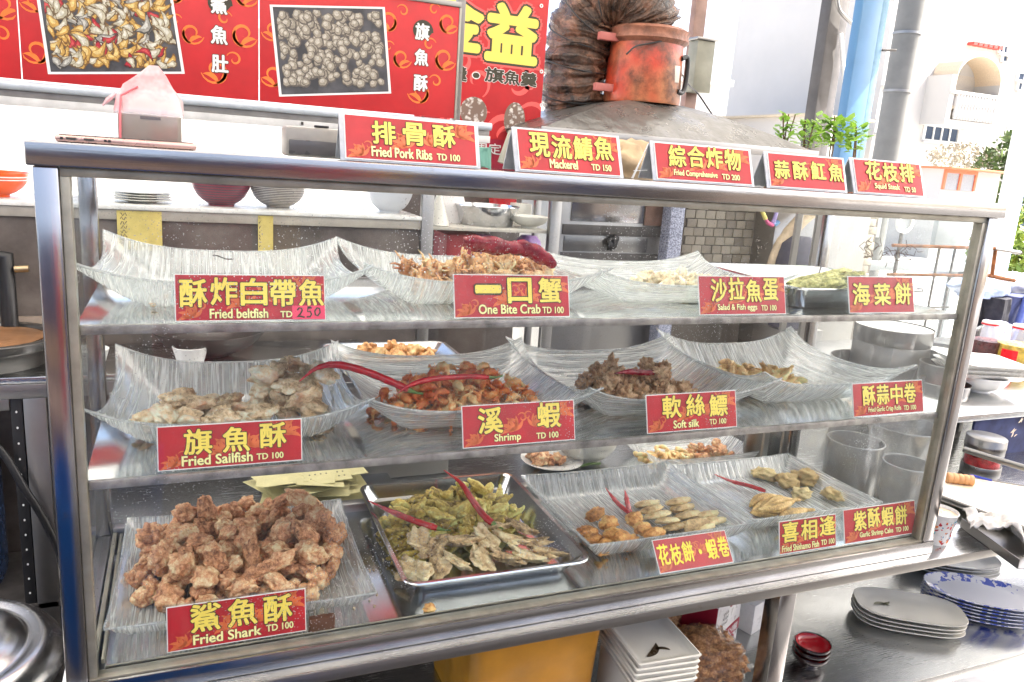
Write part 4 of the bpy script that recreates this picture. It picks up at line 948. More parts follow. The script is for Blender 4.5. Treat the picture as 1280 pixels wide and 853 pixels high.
# cutting board on a steel frame, wooden roller, jar, knife
bd = thing('cutting_board', 'stained white cutting board in a steel rack right of the case', 'cutting board', (1.86, .16, .0))
P4 = [at(1170, 590, z=.0), at(1172, 617, z=.0), at(1300, 665, z=.0), at(1300, 612, z=.0)]
bmat = N('stained_white_board'); bmat.set(Base_Color=bmat.ramp(bmat.noise(9, 5), [(.45, (.70, .68, .60)), (.7, (.62, .46, .24))]), Roughness=.5)
vs = [tuple(p+Vector((0, 0, -.014))) for p in P4]+[tuple(p) for p in P4]
put('board', mesh_from(vs, [(3, 2, 1, 0), (4, 5, 6, 7), (0, 1, 5, 4), (1, 2, 6, 5), (2, 3, 7, 6), (3, 0, 4, 7)]), bmat.m, bd)
for i, (a, b) in enumerate(((P4[1], P4[2]), (P4[0], P4[3]))):
    d = (b-a).normalized(); sd_ = Vector((-d.y, d.x, 0))*(.006 if i else -.006)
    put('rack_rail', tube([a+sd_+Vector((0, 0, -.003)), b+sd_+Vector((0, 0, -.003))], .0055, 10), M['pot'], bd)
for p in P4: put('rack_leg', tube([(p.x, p.y, TT+.0003), (p.x, p.y, -.0145)], .004, 8), M['pot'], bd)
p0, p1 = at(1183, 597, z=.012), at(1216, 601, z=.012); d = (p1-p0); P = [p0+d*t_ for t_ in [i/24 for i in range(25)]]
tag(put('ridged_roller', tube(P, [.0125 if i % 5 else .0108 for i in range(25)], 16), plain('pale_wood', (.58, .30, .13), .5, 0, .15, 40)), 'ridged pale wooden roller lying on the white cutting board', 'roller')
t = thing('pen', 'blue pen lying right of the ridged wooden roller', 'pen', tuple(at(1228, 601, z=.006)))
q0, q1 = at(1213, 594, z=.006), at(1240, 601, z=.006); put('pen_body', tube([q0, q1], .0028, 8), plain('blue_plastic', (.01, .03, .35), .3), t)
jx = at(1228, 588, z=TT); jx.x -= 0
t = thing('glass_jar', 'steel-lidded jar of red chili standing behind the cutting board', 'jar', (2.02, .29, TT+.0003))
put('jar_glass', lathe([(0, 0), (.043, 0), (.045, .004), (.045, .085), (.042, .09), (.0405, .088), (.0430, .083), (.043, .006), (0, .004)], 40), M['acrylic'], t, local=True)
put('jar_base', lathe([(.0452, .001), (.0462, .002), (.0462, .028), (.0452, .029)], 40), M['pot'], t, local=True)
put('chili_paste', lathe([(0, .006), (.041, .006), (.041, .05), (.03, .054), (0, .05)], 32), plain('red_chili_paste', (.40, .015, .02), .35, 0, .5, 90), t, local=True)
put('jar_lid', lathe([(0, .102), (.045, .102), (.047, .100), (.047, .084), (.0475, .0835), (.0475, .078), (.0455, .078), (.0455, .1), (0, .1005)], 40), M['pot'], t, local=True)
put('jar_sleeve', lathe([(.0453, .058), (.0463, .059), (.0463, .077), (.0453, .0775)], 40), M['pot'], t, local=True)
# cloth on the steel channel
t = thing('steel_channel', 'steel channel tray lying on the table right of the paper cup', 'channel', (1.70, .05, TT))
c0, c1 = at(1203, 648, z=-.006), at(1262, 690, z=-.006)
ang = math.atan2(c1.y-c0.y, c1.x-c0.x); Lc = (c1-c0).length+.03
me = boxes([(0, Lc, -.0015, 0, -.0205, 0), (0, Lc, .0, .10, -.0205, -.0190), (0, Lc, .10, .1015, -.0205, 0)], .0003)
put('channel_body', me, M['steel_dull'], t, tuple(c0), (0, 0, ang))
bm = bmesh.new(); bmesh.ops.create_grid(bm, x_segments=60, y_segments=44, size=1)
for v in bm.verts:
    x, y = v.co.x, v.co.y; q = Vector((x*1.7, y*1.7, 3))
    rdg = abs(noise.noise(q*1.4+Vector((3, 1, 0))))
    z = .020+.022*(noise.noise(q)-.6*rdg)+.008*noise.noise(q*3.1)+.002*noise.noise(q*9)-.012*max(0, x*x+y*y-.8)
    ex = .058*x*(1+.25*noise.noise(Vector((y*2, 1, 1)))); ey = .045*y*(1+.25*noise.noise(Vector((x*2, 5, 1))))
    if ex > .034: z -= (ex-.034)*1.6
    v.co = Vector((ex, ey, z))
cl = at(1247, 655, z=.01)
clm = N('crumpled_white_cloth'); clm.set(Base_Color=clm.ramp(clm.noise(30, 5), [(.4, (.62, .61, .59)), (.7, (.48, .45, .42))]), Roughness=.9); clm.bump(clm.noise(400, 2), .4, .0006)
o = put('kitchen_cloth', bm_mesh(bm, smooth=True), clm.m, None, (cl.x, cl.y, .0), (0, 0, -.75)); md = o.modifiers.new('thick', 'SOLIDIFY'); md.thickness = .0012
tag(o, 'crumpled white cloth draped over the steel channel', 'cloth')
# side table with foam trays, bottles, navy cloth
p0, p1 = at(1198, 523, z=.10), at(1290, 511, z=.10)
t = thing('side_table', 'grey steel side table right of the case carrying foam trays and bottles', 'table', (2.6, .8, -.85))
yy = .373; put('side_table_top', box(1.985, 3.2, yy, 1.2, .083, .100, .001), M['tabletop'], t)
for x, y in ((2.03, .42), (3.15, .42), (2.03, 1.15), (3.15, 1.15)): put('leg', box(x-.015, x+.015, y-.015, y+.015, -.85, .0828, .001), M['steel_z'], t)
def on_side(px, py, z=.1003): return at(px, py, z=z)
q = on_side(1250, 500)
q = Vector((2.33, .56, .1003))
bowl('porcelain_bowl', .078, .05, .035, M['ceramic'], 'white bowl with dark mark carrying the stacked foam trays', 'bowl', tuple(q))
for i in range(3):
    loops = [L3(rrect(.055, .085, .015), 0), L3(rrect(.062, .092, .018), .002), L3(rrect(.082, .112, .022), .020), L3(rrect(.084, .114, .022), .022), L3(rrect(.079, .109, .02), .020), L3(rrect(.060, .09, .018), .004)]
    tag(put('foam_tray', loft(loops), M['white'], None, (q.x+.004*i, q.y+.004, q.z+.046+.0125*i), (.02*i, -.03, R(70+4*i))), 'white foam food tray resting on the bowl, %s of three' % ('lowest', 'middle', 'topmost')[i], 'foam tray', 'white foam trays on the bowl')
def bottle(label, x, y, z, r, H, cont, band, cap=(.62, .01, .02), emb=False):
    t = thing('sauce_bottle', label, 'bottle', (x, y, z))
    put('bottle_body', lathe([(0, 0), (r*.95, 0), (r, .004), (r, H*.62), (r*.93, H*.72), (r*.6, H*.85), (r*.40, H*.9), (r*.38, H*.94), (r*.34, H*.94), (r*.36, H*.89), (r*.56, H*.84), (r*.9, H*.71), (r*.97, H*.62), (r*.97, .006), (0, .004)], 36), M['acrylic'], t, local=True)
    put('contents', lathe([(0, .005), (r*.95, .006), (r*.95, H*.60), (0, H*.60)], 32), cont, t, local=True)
    put('cap', lathe([(0, H), (r*.44, H), (r*.46, H-.002), (r*.46, H*.96), (r*.40, H*.955), (0, H*.955)], 28), M['white'], t, local=True)
    put('cap_ring', lathe([(r*.41, H*.955), (r*.48, H*.95), (r*.48, H*.925), (r*.41, H*.92)], 28), plain('cap_red', cap, .3), t, local=True)
    if band: put('label_band', lathe([(r*1.01, H*.02), (r*1.02, H*.022), (r*1.02, H*.5), (r*1.01, H*.502)], 36), band, t, local=True)
    global LASTB; LASTB = t
    if emb:
        put('emblem', lathe([(0, 0), (.022, 0), (.022, .001), (0, .001)], 28), M['white'], t, (-.62*r, -.86*r, H*.24), (R(90), 0, R(-36)), local=True)
        P = [(.015*math.cos(a)*(1 if i % 2 else .55), 0, .015*math.sin(a)*(1 if i % 2 else .55)) for i, a in enumerate([6.283*j/10+.314 for j in range(10)])]
        put('emblem_flower', mesh_from(P, [tuple(range(10))]), M['gold'], t, (-.62*r*1.06, -.86*r*1.06, H*.24), (0, 0, R(-36)), local=True)
q1 = at(1224, 472, y=.78); q2 = at(1264, 478, y=.70)
bottle('bottle of dark brown pickles with a red cap ring and round flower emblem', q1.x, .78, .1003, .055, max(.12, at(1226, 402, y=.78).z-.1), plain('dark_pickle', (.10, .02, .02), .3, 0, .6, 60), None, emb=True)
bottle('bottle of yellow pickled chilies with a red label at the right edge', q2.x, .70, .1003, .066, max(.12, at(1262, 407, y=.70).z-.1), plain('yellow_pickle', (.60, .40, .06), .3, 0, .6, 50), None)
o = put('red_label', mesh_from([(q2.x-.068*math.cos(a), .70-.068*math.sin(a), z) for a in (-.15, .1, .35, .6) for z in (.105, .185)], [(0, 2, 3, 1), (2, 4, 5, 3), (4, 6, 7, 5)]), plain('label_red', (.75, .01, .02), .3), LASTB)
# navy garment behind the bottles
nv = N('navy_cloth'); nv.set(Base_Color=nv.ramp(nv.noise(14, 5), [(.35, (.012, .016, .05)), (.7, (.05, .065, .17))]), Roughness=.85)
def drape(cx, cy, z0, z1, wd, dp, amp, fr, seed, ang=0):
    vs, fs = [], []; nx, nz = 50, 26
    for j in range(nz+1):
        t_ = j/nz; z = z1+(z0-z1)*t_
        for i in range(nx):
            a = 6.283*i/nx; rr = 1+.16*noise.noise(Vector((math.cos(a)*fr, math.sin(a)*fr, t_*1.5+seed)))+amp*math.sin(a*9+2*noise.noise(Vector((t_*3, seed, 0))))*(.3+t_)
            vs.append((cx+wd*rr*math.cos(a)*(.8+.2*t_), cy+dp*rr*math.sin(a), z+.01*noise.noise(Vector((a, t_*2, seed)))))
    for j in range(nz):
        for i in range(nx): k = (i+1) % nx; fs.append((j*nx+i, (j+1)*nx+i, (j+1)*nx+k, j*nx+k))
    fs.append(tuple(range(nx))); fs.append(tuple(reversed(range(nz*nx, nz*nx+nx)))); return mesh_from(vs, fs, smooth=True, angle=R(60))
t = thing('navy_garment', 'dark navy garment with white script lettering bundled behind the bottles', 'garment', (3.22, 1.12, .10))
put('cloth', drape(3.22, 1.12, .102, .292, .17, .06, .035, 2.0, 3), nv.m, t)
put('fringe', drape(3.08, 1.10, .115, .285, .07, .06, .09, 4.0, 9), plain('black_fringe', (.012, .012, .02), .9), t)
put('strap', tube(smooth_path([(3.20, 1.05, .29), (3.175, 1.045, .2), (3.15, 1.045, .11)], 4), .014, 8), plain('blue_strap', (.06, .09, .30), .8), t)
put('script_lettering', mesh_from(*[( [Vector((3.265+v.x, 1.045, .165+v.z)) for v in V_], F_) for V_, F_ in [glyphs([('Go.To', 0, .075, 0, .034)], 0, .02)]][0]), M['white'], t)
tag(put('pale_sleeve', drape(3.02, 1.02, .101, .20, .045, .05, .05, 3, 5), plain('pale_lilac_cloth', (.42, .43, .56), .8)), 'pale lilac crumpled cloth left of the navy garment', 'cloth')
t = thing('patterned_cloth', 'dark blue cloth printed with small birds hanging under the side table edge', 'cloth', (2.3, .40, -.1))
put('cloth', box(2.10, 2.9, .384, .392, -.16, .082, .002), nv.m, t)
g = random.Random(8); L = []
for k in range(26):
    x, z = g.uniform(2.12, 2.8), g.uniform(-.14, .07); L.append(leaf(x, z, g.uniform(0, 3), .02, .3832, .6)); L.append(leaf(x+.012, z, g.uniform(1, 2), .014, .3831, -.6))
put('bird_print', mesh_from(*join_data(L)), plain('bird_print', (.70, .60, .45), .7), t)
tag(put('blue_bag', blob(500, .11, .08, .05, .3, 1.5, 4, .05), plain('blue_white_plastic', (.35, .42, .62), .3, 0, .5, 8), None, tuple(at(1225, 362, y=1.15))), 'blue and white plastic bag on top of the navy garment', 'bag')
tag(put('white_bag', blob(501, .14, .09, .05, .3, 1.5, 4, .05), M['white'], None, tuple(at(1268, 356, y=1.2))), 'crumpled white bag above the navy garment', 'bag')

# rusty bracket on the case's right post
rust = plain('rusty_iron', (.30, .11, .035), .7, .2, .5, 60, bump=.5)
t = thing('rusty_bracket', 'rusty metal bracket of two short bars sticking out right of the case', 'bracket', (1.56, .2, .45))
b1, b2 = at(1243, 311, y=.22), at(1275, 316, y=.22); b3, b4 = at(1236, 345, y=.22), at(1268, 351, y=.22)
put('bar', tube([b1, b2], .0045, 8, False), M['steel_dull'], t); put('bar', tube([b3, b4], .0045, 8, False), rust, t); put('upright', tube([b1+Vector((.004, 0, 0)), b3+Vector((.01, 0, 0))], .004, 8), rust, t)
put('arm', tube([b3, Vector((1.5, .22, b3.z))], .0035, 8), rust, t); put('arm', tube([b1, Vector((1.5, .22, b1.z))], .0035, 8), rust, t)

# ------------------------------------------------------------------ kitchen side, behind
YW = 1.3
wallm = N('stained_grey_wall'); wallm.set(Base_Color=wallm.ramp(wallm.noise(6, 8, None, .65), [(.3, (.05, .04, .035)), (.55, (.12, .10, .088)), (.75, (.20, .175, .155))]), Roughness=.55, Metallic=.2)
kw = thing('pass_through_counter', 'long white ledge with a beige front on a dark stained wall, behind the case', 'counter', (-.9, YW, -.85))
put('wall', box(-3.2, .803, YW+.006, YW+.10, -.85, .4525, 0), wallm.m, kw)
put('front_band', box(-3.2, .803, YW-.004, YW+.004, .4535, .4795, .001), plain('beige_band', (.36, .335, .29), .45, .2, .12, 20), kw)
put('ledge', box(-3.2, .803, YW-.012, YW+.26, .480, .492, .002), plain('pale_ledge', (.60, .60, .58), .25), kw)
for k, (x, dx) in enumerate(((-.265+.36, .056), (.33, .04))):
    pass
for px, wdt, lb in ((174, .053, 'yellowed printed paper hanging from the ledge on the left, seen through the case'), (332, .02, 'narrow yellowed paper hanging from the ledge under the patterned bowl')):
    q = at(px, 264, y=YW-.006); pp = tag(put('notice_paper', box(q.x-wdt, q.x+wdt, YW-.0062, YW-.0052, .375, .4775, 0), plain('yellowed_paper', (.52, .42, .13), .8)), lb, 'paper')
    put('paper_lettering', mesh_from(*join_data([hw([(i*.25, .5+.4*math.sin(i*1.9+k)) for i in range(int(wdt*130))], q.x-wdt*.85, .385+.011*k, .012) for k in range(8)])), M['dark'], pp).location = (0, YW-.0065+.0026, 0)

def lb(x, y, z): return (x, y, z)
def on_ledge(px, py=255): return at(px, py, y=YW+.09).x
LZ = .4925
def col_bowl(name, c1, c2, stripes, rough=.3):
    a = N(name); sp = a.n('SeparateXYZ'); tc = a.n('TexCoord'); a.l(tc.outputs['Object'], sp.inputs[0])
    wv = a.math('SINE', a.math('MULTIPLY', sp.outputs[2], stripes)); f = a.math('ADD', wv, a.math('MULTIPLY', a.noise(60, 3), 1.2))
    a.set(Base_Color=a.ramp(f, [(.45+.8*(stripes < 100), c1), (.6+.8*(stripes < 100), c2)]), Roughness=rough); return a.m
x = on_ledge(-8); o = bowl('striped_bowl', .082, .062, .035, plain('orange_glaze', (.70, .10, .02), .2), 'orange bowl with white stripes on the ledge at the far left', 'bowl', (x, YW+.10, LZ))
for z, r in ((.052, .0800), (.045, .0772)): put('white_stripe', lathe([(r-.0005, z-.0016), (r+.0012, z-.0014), (r+.0016, z+.0014), (r, z+.0016)], 40), M['white'], o, local=True)
for i in range(4): 
    pr = [(0, 0), (.035, 0), (.036, .002), (.074, .009), (.0745, .0105), (.072, .011), (.036, .0045), (0, .004)]
    o = put('ledge_plate', lathe(pr, 36), M['melamine'], None, (on_ledge(178), YW+.10, LZ+.0065*i)); tag(o, 'plate in the low stack on the ledge, %s of four' % ('lowest', 'second', 'third', 'topmost')[i], 'plate', 'plates stacked on the ledge')
bowl('dark_bowl', .083, .085, .035, col_bowl('maroon_striped_glaze', (.05, .045, .06), (.20, .03, .05), 900), 'dark maroon patterned bowl on the ledge', 'bowl', (on_ledge(277), YW+.10, LZ))
bowl('dark_bowl', .077, .062, .032, col_bowl('black_white_striped_glaze', (.03, .03, .04), (.40, .38, .36), 1300), 'black and white striped bowl with a red inside on the ledge', 'bowl', (on_ledge(348), YW+.10, LZ), inner=lac)
bowl('pale_bowl', .072, .085, .03, col_bowl('blue_brush_glaze', (.55, .57, .60), (.12, .20, .38), 60), 'white bowl with blue brush marks on the ledge', 'bowl', (on_ledge(488), YW+.10, LZ))

# columns and shelf unit
un = thing('shelf_unit', 'steel shelf unit with two uprights holding a basin and bowls behind the case', 'shelf', (1.0, YW, -.85))
for px in (534, 694):
    x = at(px, 260, y=YW).x; put('upright', box(x-.018, x+.018, YW-.012, YW+.012, -.85, .70, .001), M['steel_dull'], un)
xa, xb = at(541, 260, y=YW).x, at(687, 260, y=YW).x
put('shelf_board', box(xa-.02, xb+.01, YW+.0125, YW+.36, .452, .462, .001), plain('cream_board', (.42, .40, .35), .5), un)
put('back_panel', box(xa-.04, xb+.06, YW+.365, YW+.375, -.2, .62, .001), wallm.m, un)
SZ = .4625
x = at(608, 270, y=YW+.14).x; o = pot('shallow steel basin on the shelf behind the case', x, YW+.14, .105, .062, z=SZ, name='steel_basin', cat='basin', taper=.82, mat='pan')
x = at(662, 275, y=YW+.08).x; bowl('white_bowl', .062, .038, .026, M['melamine'], 'cream bowl right of the steel basin on the shelf', 'bowl', (x, YW+.08, SZ))
x = at(649, 262, y=YW+.24).x; tag(put('cream_box', box(x-.03, x+.03, YW+.20, YW+.26, SZ, SZ+.07, .002), M['melamine']), 'small cream box behind the cream bowl', 'box')
x = at(563, 258, y=YW+.18).x
tag(put('printed_bag', loft([[(x+a_*s_, YW+.18+b_*s_*.6, SZ+z) for a_, b_ in selip(.05, .05, 3, 24)] for z, s_ in ((0, 1), (.05, 1.05), (.09, .8), (.12, .35))]), col_bowl('red_white_bag', (.72, .70, .68), (.60, .10, .08), 50), None), 'white and red printed bag left of the steel basin', 'bag')
x = at(548, 262, y=YW+.06).x
tag(put('white_funnel', lathe([(0, .10), (.006, .10), (.036, .002), (.034, 0), (.0, .001)], 24), M['melamine'], None, (x, YW+.06, SZ)), 'white cone-shaped thing at the left end of the shelf', 'funnel')
x = at(632, 248, y=YW+.3).x; tag(put('red_container', lathe([(0, 0), (.045, 0), (.05, .10), (.052, .115), (0, .115)], 24), plain('deep_red_plastic', (.45, .015, .02), .3), None, (x-.01, YW+.3, SZ)), 'dark red round container at the back of the shelf', 'container')
x = at(576, 300, y=YW+.1).x; tag(put('maroon_box', box(x-.06, x+.05, YW+.06, YW+.2, .30, .435, .002), plain('maroon_card', (.28, .02, .03), .6)), 'maroon box below the shelf behind the crab heap', 'box')
tag(put('box_shelf', box(xa-.02, xb+.01, YW+.0125, YW+.36, .285, .2995, .001), plain('dark_board', (.1, .09, .09), .5)), 'dark lower board carrying the boxes behind the crab heap', 'shelf')
for px, lb_ in ((612, 'lilac bag below the shelf, right of the maroon box'), (670, 'lilac bag below the shelf near the right upright')):
    x = at(px, 300, y=YW+.1).x; tag(put('lilac_bag', loft([[(x+a_*s_, YW+.16+b_*s_, .2998+z) for a_, b_ in selip(.045, .05, 3, 20)] for z, s_ in ((0, 1), (.06, 1.05), (.115, .8), (.13, .5))]), plain('lilac_plastic', (.30, .17, .42), .4)), lb_, 'bag')

# stove cabinet, pillar, tiled wall
sx0, sx1 = at(703, 280, y=1.6).x, at(828, 280, y=1.6).x
stv = thing('stove_cabinet', 'bright steel stove cabinet with dark bands behind the case', 'stove', ((sx0+sx1)/2, 1.65, -.85))
put('cabinet_body', box(sx0-.01, sx1+.02, 1.6, 2.1, -.85, .66, .003), M['steel_dull'], stv)
put('steel_front', box(sx0+.03, sx1-.09, 1.594, 1.5995, .475, .62, .001), M['steel_z'], stv)
put('dark_band', box(sx0, sx1+.015, 1.592, 1.5993, .425, .462, .001), M['dark'], stv)
put('dark_band', box(sx0, sx1+.015, 1.592, 1.5993, .30, .36, .001), M['dark'], stv)
put('steel_front', box(sx0+.01, sx1-.06, 1.594, 1.5995, .365, .42, .001), M['pot'], stv)
put('brown_panel', box(sx1-.085, sx1+.012, 1.593, 1.5995, .468, .60, .001), plain('rusty_brown_panel', (.17, .10, .075), .5, .3, .4, 20), stv)
q = at(765, 303, y=1.58); put('valve', blob(601, .022, .015, .026, .5, 2, 3, .2), M['black'], stv, tuple(q), local=False)
px_ = at(840, 285, y=1.55).x
tag(put('speckled_pillar', box(px_-.03, px_+.03, 1.52, 1.58, -.85, .70, .002), N('speckle').set(Base_Color=(.2, .2, .25)).m), 'blue-grey speckled pillar behind the top shelf', 'pillar')
sp = bpy.data.materials['speckle']; a = N('blue_grey_speckled'); a.set(Base_Color=a.ramp(a.noise(230, 3), [(.42, (.10, .11, .16)), (.6, (.34, .36, .45))]), Roughness=.6)
bpy.data.objects['speckled_pillar'].data.materials[0] = a.m
tx0, tx1 = at(853, 290, y=1.75).x, at(1022, 300, y=1.75).x
tw = thing('tiled_wall', 'grey-brown tiled wall behind the fish egg tray', 'wall', ((tx0+tx1)/2, 1.8, -.85))
put('wall_core', box(tx0, tx1+.35, 1.756, 1.86, -.85, .64, 0), plain('dark_grout', (.12, .105, .09), .8), tw)
tm = N('grey_brown_tile'); tm.set(Base_Color=tm.ramp(tm.math('ADD', tm.math('MULTIPLY', tm.noise(14, 5), .6), tm.math('MULTIPLY', tm.rnd(), .4)), [(.3, (.22, .19, .15)), (.7, (.38, .34, .27))]), Roughness=.45)
tl_ = box(-.0235, .0235, -.004, .004, -.0165, .0165, .0012); tl_.materials.append(tm.m)
nx = int((tx1+.33-tx0)/.05)
for j in range(11):
    for i in range(nx):
        x = tx0+.03+.05*i+(.0 if j % 2 else .012)
        if x > tx1+.32: continue
        o = put('tile', tl_, None, tw, (x, 1.7535+random.uniform(-.001, .001), .618-.036*j)); 
x = at(990, 270, y=1.7).x
tag(put('brown_red_board', box(x-.09, x+.14, 1.69, 1.715, .50, .60, .002), plain('brown_red_wood', (.27, .09, .05), .5)), 'brown-red board above the tiled wall at the right', 'board')
t = thing('tassel', 'small yellow, pink and blue hanging tassel behind the top shelf', 'tassel', tuple(at(952, 262, y=1.6)))
for pts, c in (([(951, 255), (953, 265), (957, 274)], (.80, .70, .20)), ([(956, 273), (960, 279), (966, 282)], (.75, .12, .30)), ([(972, 256), (970, 268), (966, 280)], (.35, .30, .60)), ([(966, 279), (970, 281), (973, 277)], (.15, .35, .60))):
    put('ribbon', tube([at(*p, y=1.6) for p in pts], [.005, .008, .009], 8), plain('ribbon_colour', c, .6), t)
tag(put('wrapped_pipe', tube(smooth_path([at(1040, 250, y=1.5), at(1010, 268, y=1.5), at(990, 288, y=1.5), at(975, 306, y=1.5), at(966, 325, y=1.5), at(962, 345, y=1.5)], 5), [.028]*12+[.024, .022, .024, .021, .022]+[.018]*9, 14), plain('beige_cloth_wrap', (.48, .38, .26), .8, 0, .2, 40, bump=.4, bscale=90, bdist=.003)), 'beige cloth-wrapped pipe curving down behind the steel pan', 'pipe')
x = at(1000, 310, y=1.45).x; tag(put('dark_bag', loft([[(x+a_*s_, 1.45+b_*s_, z) for a_, b_ in selip(.09, .07, 2.6, 28)] for z, s_ in ((.10, .9), (.25, 1.05), (.36, .98), (.43, .8), (.46, .4))]), plain('dark_blue_grey_cloth', (.05, .05, .075), .8)), 'dark grey sack behind the right end of the top shelf', 'sack')
tag(put('sack_stand', box(x-.1, x+.1, 1.36, 1.54, -.85, .099, .002), M['steel_dull']), 'steel cabinet under the dark grey sack', 'cabinet')

# white bowl and snack trays behind the lower tier
q = at(736, 585, z=TT); bowl('white_bowl', .078, .058, .04, M['melamine'], 'white bowl of pale batter standing behind the case', 'bowl', (q.x+.02, q.y+.06, TT+.0002), inner=plain('pale_batter', (.62, .52, .34), .4))
hp = None
def rtray(label, x, y, z, hx, hy, H, rot, mat='tray_x'):
    o = put('serving_tray', pressed_tray(hx, hy, H, base=.7, sag=.85, pinch=.03), M[mat], None, (x, y, z), (0, 0, R(rot))); tag(o, label, 'tray')
rtray('clear tray of fried rings behind the case at the bottom right', 1.30, .545, TT+.0003, .15, .10, .05, 0, 'tray_y')
mk = [mesh_from(*tube_data([(.013*math.cos(a), .011*math.sin(a), .002*math.sin(2*a)) for a in [6.283*i/14 for i in range(15)]], [.0045+.0012*math.sin(i*2.2) for i in range(15)], 8), smooth=True) for _ in range(2)]
heap('fried_ring', 'golden fried ring on the tray behind the case at the bottom right', 'fried food', 'fried rings behind the case', mk, 'garlic', TT+.006, 1.22, .52, .075, .05, 26, .012, 31, tries=3, tilt=.6)
mk = [blob(420+i, .013, .011, .009, .45, 1.6, 3, .1) for i in range(4)]
heap('fried_nugget', 'dark brown fried nugget on the tray of rings behind the case', 'fried food', 'dark nuggets behind the case', mk, 'shark', TT+.006, 1.36, .53, .06, .045, 22, .011, 32, tries=3, tilt=.6)
heap('fried_nugget', 'brown fried nugget beside the white bowl behind the case', 'fried food', 'nuggets beside the white bowl', mk, 'shark', TT+.006, .93, .60, .045, .03, 14, .011, 33, tries=3, tilt=.6)
tag(put('saucer', lathe([(0, 0), (.04, 0), (.075, .012), (.0755, .0135), (.04, .004), (0, .003)], 36), M['ceramic'], None, (.95, .60, TT+.0002)), 'white saucer under the nuggets beside the white bowl', 'saucer')
tag(put('green_sprig', tube(smooth_path([(1.0, .555, TT+.006), (1.03, .55, TT+.012), (1.06, .56, TT+.006)], 4), .003, 6), M['stem']), 'green sprig lying left of the white bowl behind the case', 'herb')
# yellow joss papers in a tray behind the shark heap
pap = plain('yellow_joss_paper', (.62, .57, .30), .8, 0, .12, 20)
tag(put('steel_tray', box(.28, .55, .435, .62, TT+.0002, TT+.014, .002), M['pan']), 'shallow steel tray under the yellow papers behind the shark heap', 'tray')
G = 'yellow printed papers behind the shark heap'; g = random.Random(3)
bm_ = box(-.045, .045, -.06, .06, 0, .0006, 0); bm_.materials.append(pap)
for k in range(22):
    tag(put('yellow_paper', bm_, None, None, (.36+g.uniform(-.05, .08), .53+g.uniform(-.03, .03), TT+.016+.0022*k), (g.uniform(-.14, .10), g.uniform(-.12, .12), g.uniform(-.5, .6))), 'yellow printed paper in the loose stack behind the shark heap', 'paper', G)
tp = put('yellow_paper', bm_, None, None, (.40, .535, TT+.0668), (.12, -.02, .05)); tag(tp, 'topmost yellow printed paper with rows of small marks behind the shark heap', 'paper', G)
put('paper_lettering', boxes([(-.035+.011*i, -.032+.011*i, -.045+.016*j, -.041+.016*j, .00075, .0009) for i in range(7) for j in range(6)]), M['dark'], tp, local=True)
# popcorn pieces seen between shelves
q = Vector((.60, .72, .215))
rt = put('steel_tray', loft([L3(rrect(.12, .07, .02), 0), L3(rrect(.14, .085, .025), .03), L3(rrect(.146, .091, .028), .0305), L3(rrect(.138, .083, .025), .029), L3(rrect(.115, .066, .02), .003)]), M['pan'], None, (.565, .66, .215)); tag(rt, 'steel tray of orange nuggets behind the case between the shelves', 'tray')
mk = [blob(430+i, .015, .012, .010, .45, 1.6, 3, .1) for i in range(4)]
heap('fried_nugget', 'orange fried nugget in the steel tray behind the middle shelf', 'fried food', 'orange nuggets behind the middle shelf', mk, 'popcorn', .219, .565, .65, .10, .05, 44, .013, 41, tries=4, tilt=1)
tag(put('tray_stand', box(.44, .69, .60, .72, TT+.0002, .2148, .002), M['steel_dull']), 'steel box stand carrying the tray of orange nuggets', 'stand')

# ------------------------------------------------------------------ left: stove counter, pots
lc = thing('stove_counter', 'steel stove counter left of and behind the case with slotted black leg', 'counter', (-.6, 1.25, -.85))
put('counter_top', box(-2.2, .62, 1.0, 1.296, .106, .122, .002), M['tabletop'], lc)
put('front_apron', box(-2.2, .62, .998, 1.003, .072, .1055, .001), M['steel_dull'], lc)
x = at(42, 500, y=1.0).x
put('leg', box(-.196, -.15, 1.0, 1.04, -.85, .0715, .002), M['steel_dull'], lc)
sl = put('slotted_strip', box(-.222, -.1985, 1.004, 1.03, -.85, .0715, .001), M['black'], lc)
put('slot_hole', mesh_from(*join_data([([Vector((-.2105+.0022*math.cos(a), 1.0032, z+.003*math.sin(a))) for a in [6.283*i/8 for i in range(8)]], [tuple(range(8))]) for z in [.04-.038*k for k in range(14)]])), M['white'], sl)
put('lower_rail', box(-2.2, -.2225, 1.0, 1.03, .045, .0715, .001), M['steel_dull'], lc)
put('lower_shelf', box(-2.2, .6, 1.0, 1.29, -.46, -.445, .001), M['dark'], lc)
big = plain('rusty_soup', (.17, .075, .025), .2, 0, .5, 6)
q = at(-16, 432, y=1.14)
bt = thing('soup_basin', 'large aluminium basin of brown soup on the stove counter at the left edge', 'basin', (q.x, 1.14, .122))
put('basin_wall', lathe([(0, .0005), (.12, .0005), (.135, .04), (.150, .046), (.152, .05), (.152, .066), (.148, .068), (.132, .067), (.124, .055), (.11, .01), (0, .006)], 56), M['pot'], bt, local=True)
put('soup', lathe([(.128, .060), (.0, .061)], 40), big, bt, local=True)
put('wooden_ring', lathe([(.0, .0625), (.05, .066), (.10, .0655), (.118, .0625), (.0, .0618)], 48), plain('wet_brown_wood', (.20, .10, .045), .35, 0, .4, 14), bt, local=True)
put('handle', tube(smooth_path([(.14, .02, .06), (.165, .02, .07), (.17, -.02, .075), (.145, -.03, .06)], 4), .004, 8), M['pot'], bt, local=True)
q = at(8, 360, y=1.24); gp = thing('black_gas_pipe', 'black gas pipe with a brass valve on the stained wall at the left edge', 'pipe', (q.x, 1.25, .13))
put('pipe', tube([(q.x, 1.25, .123), (q.x, 1.25, .36), (q.x-.12, 1.25, .375)], .02, 12), M['black'], gp)
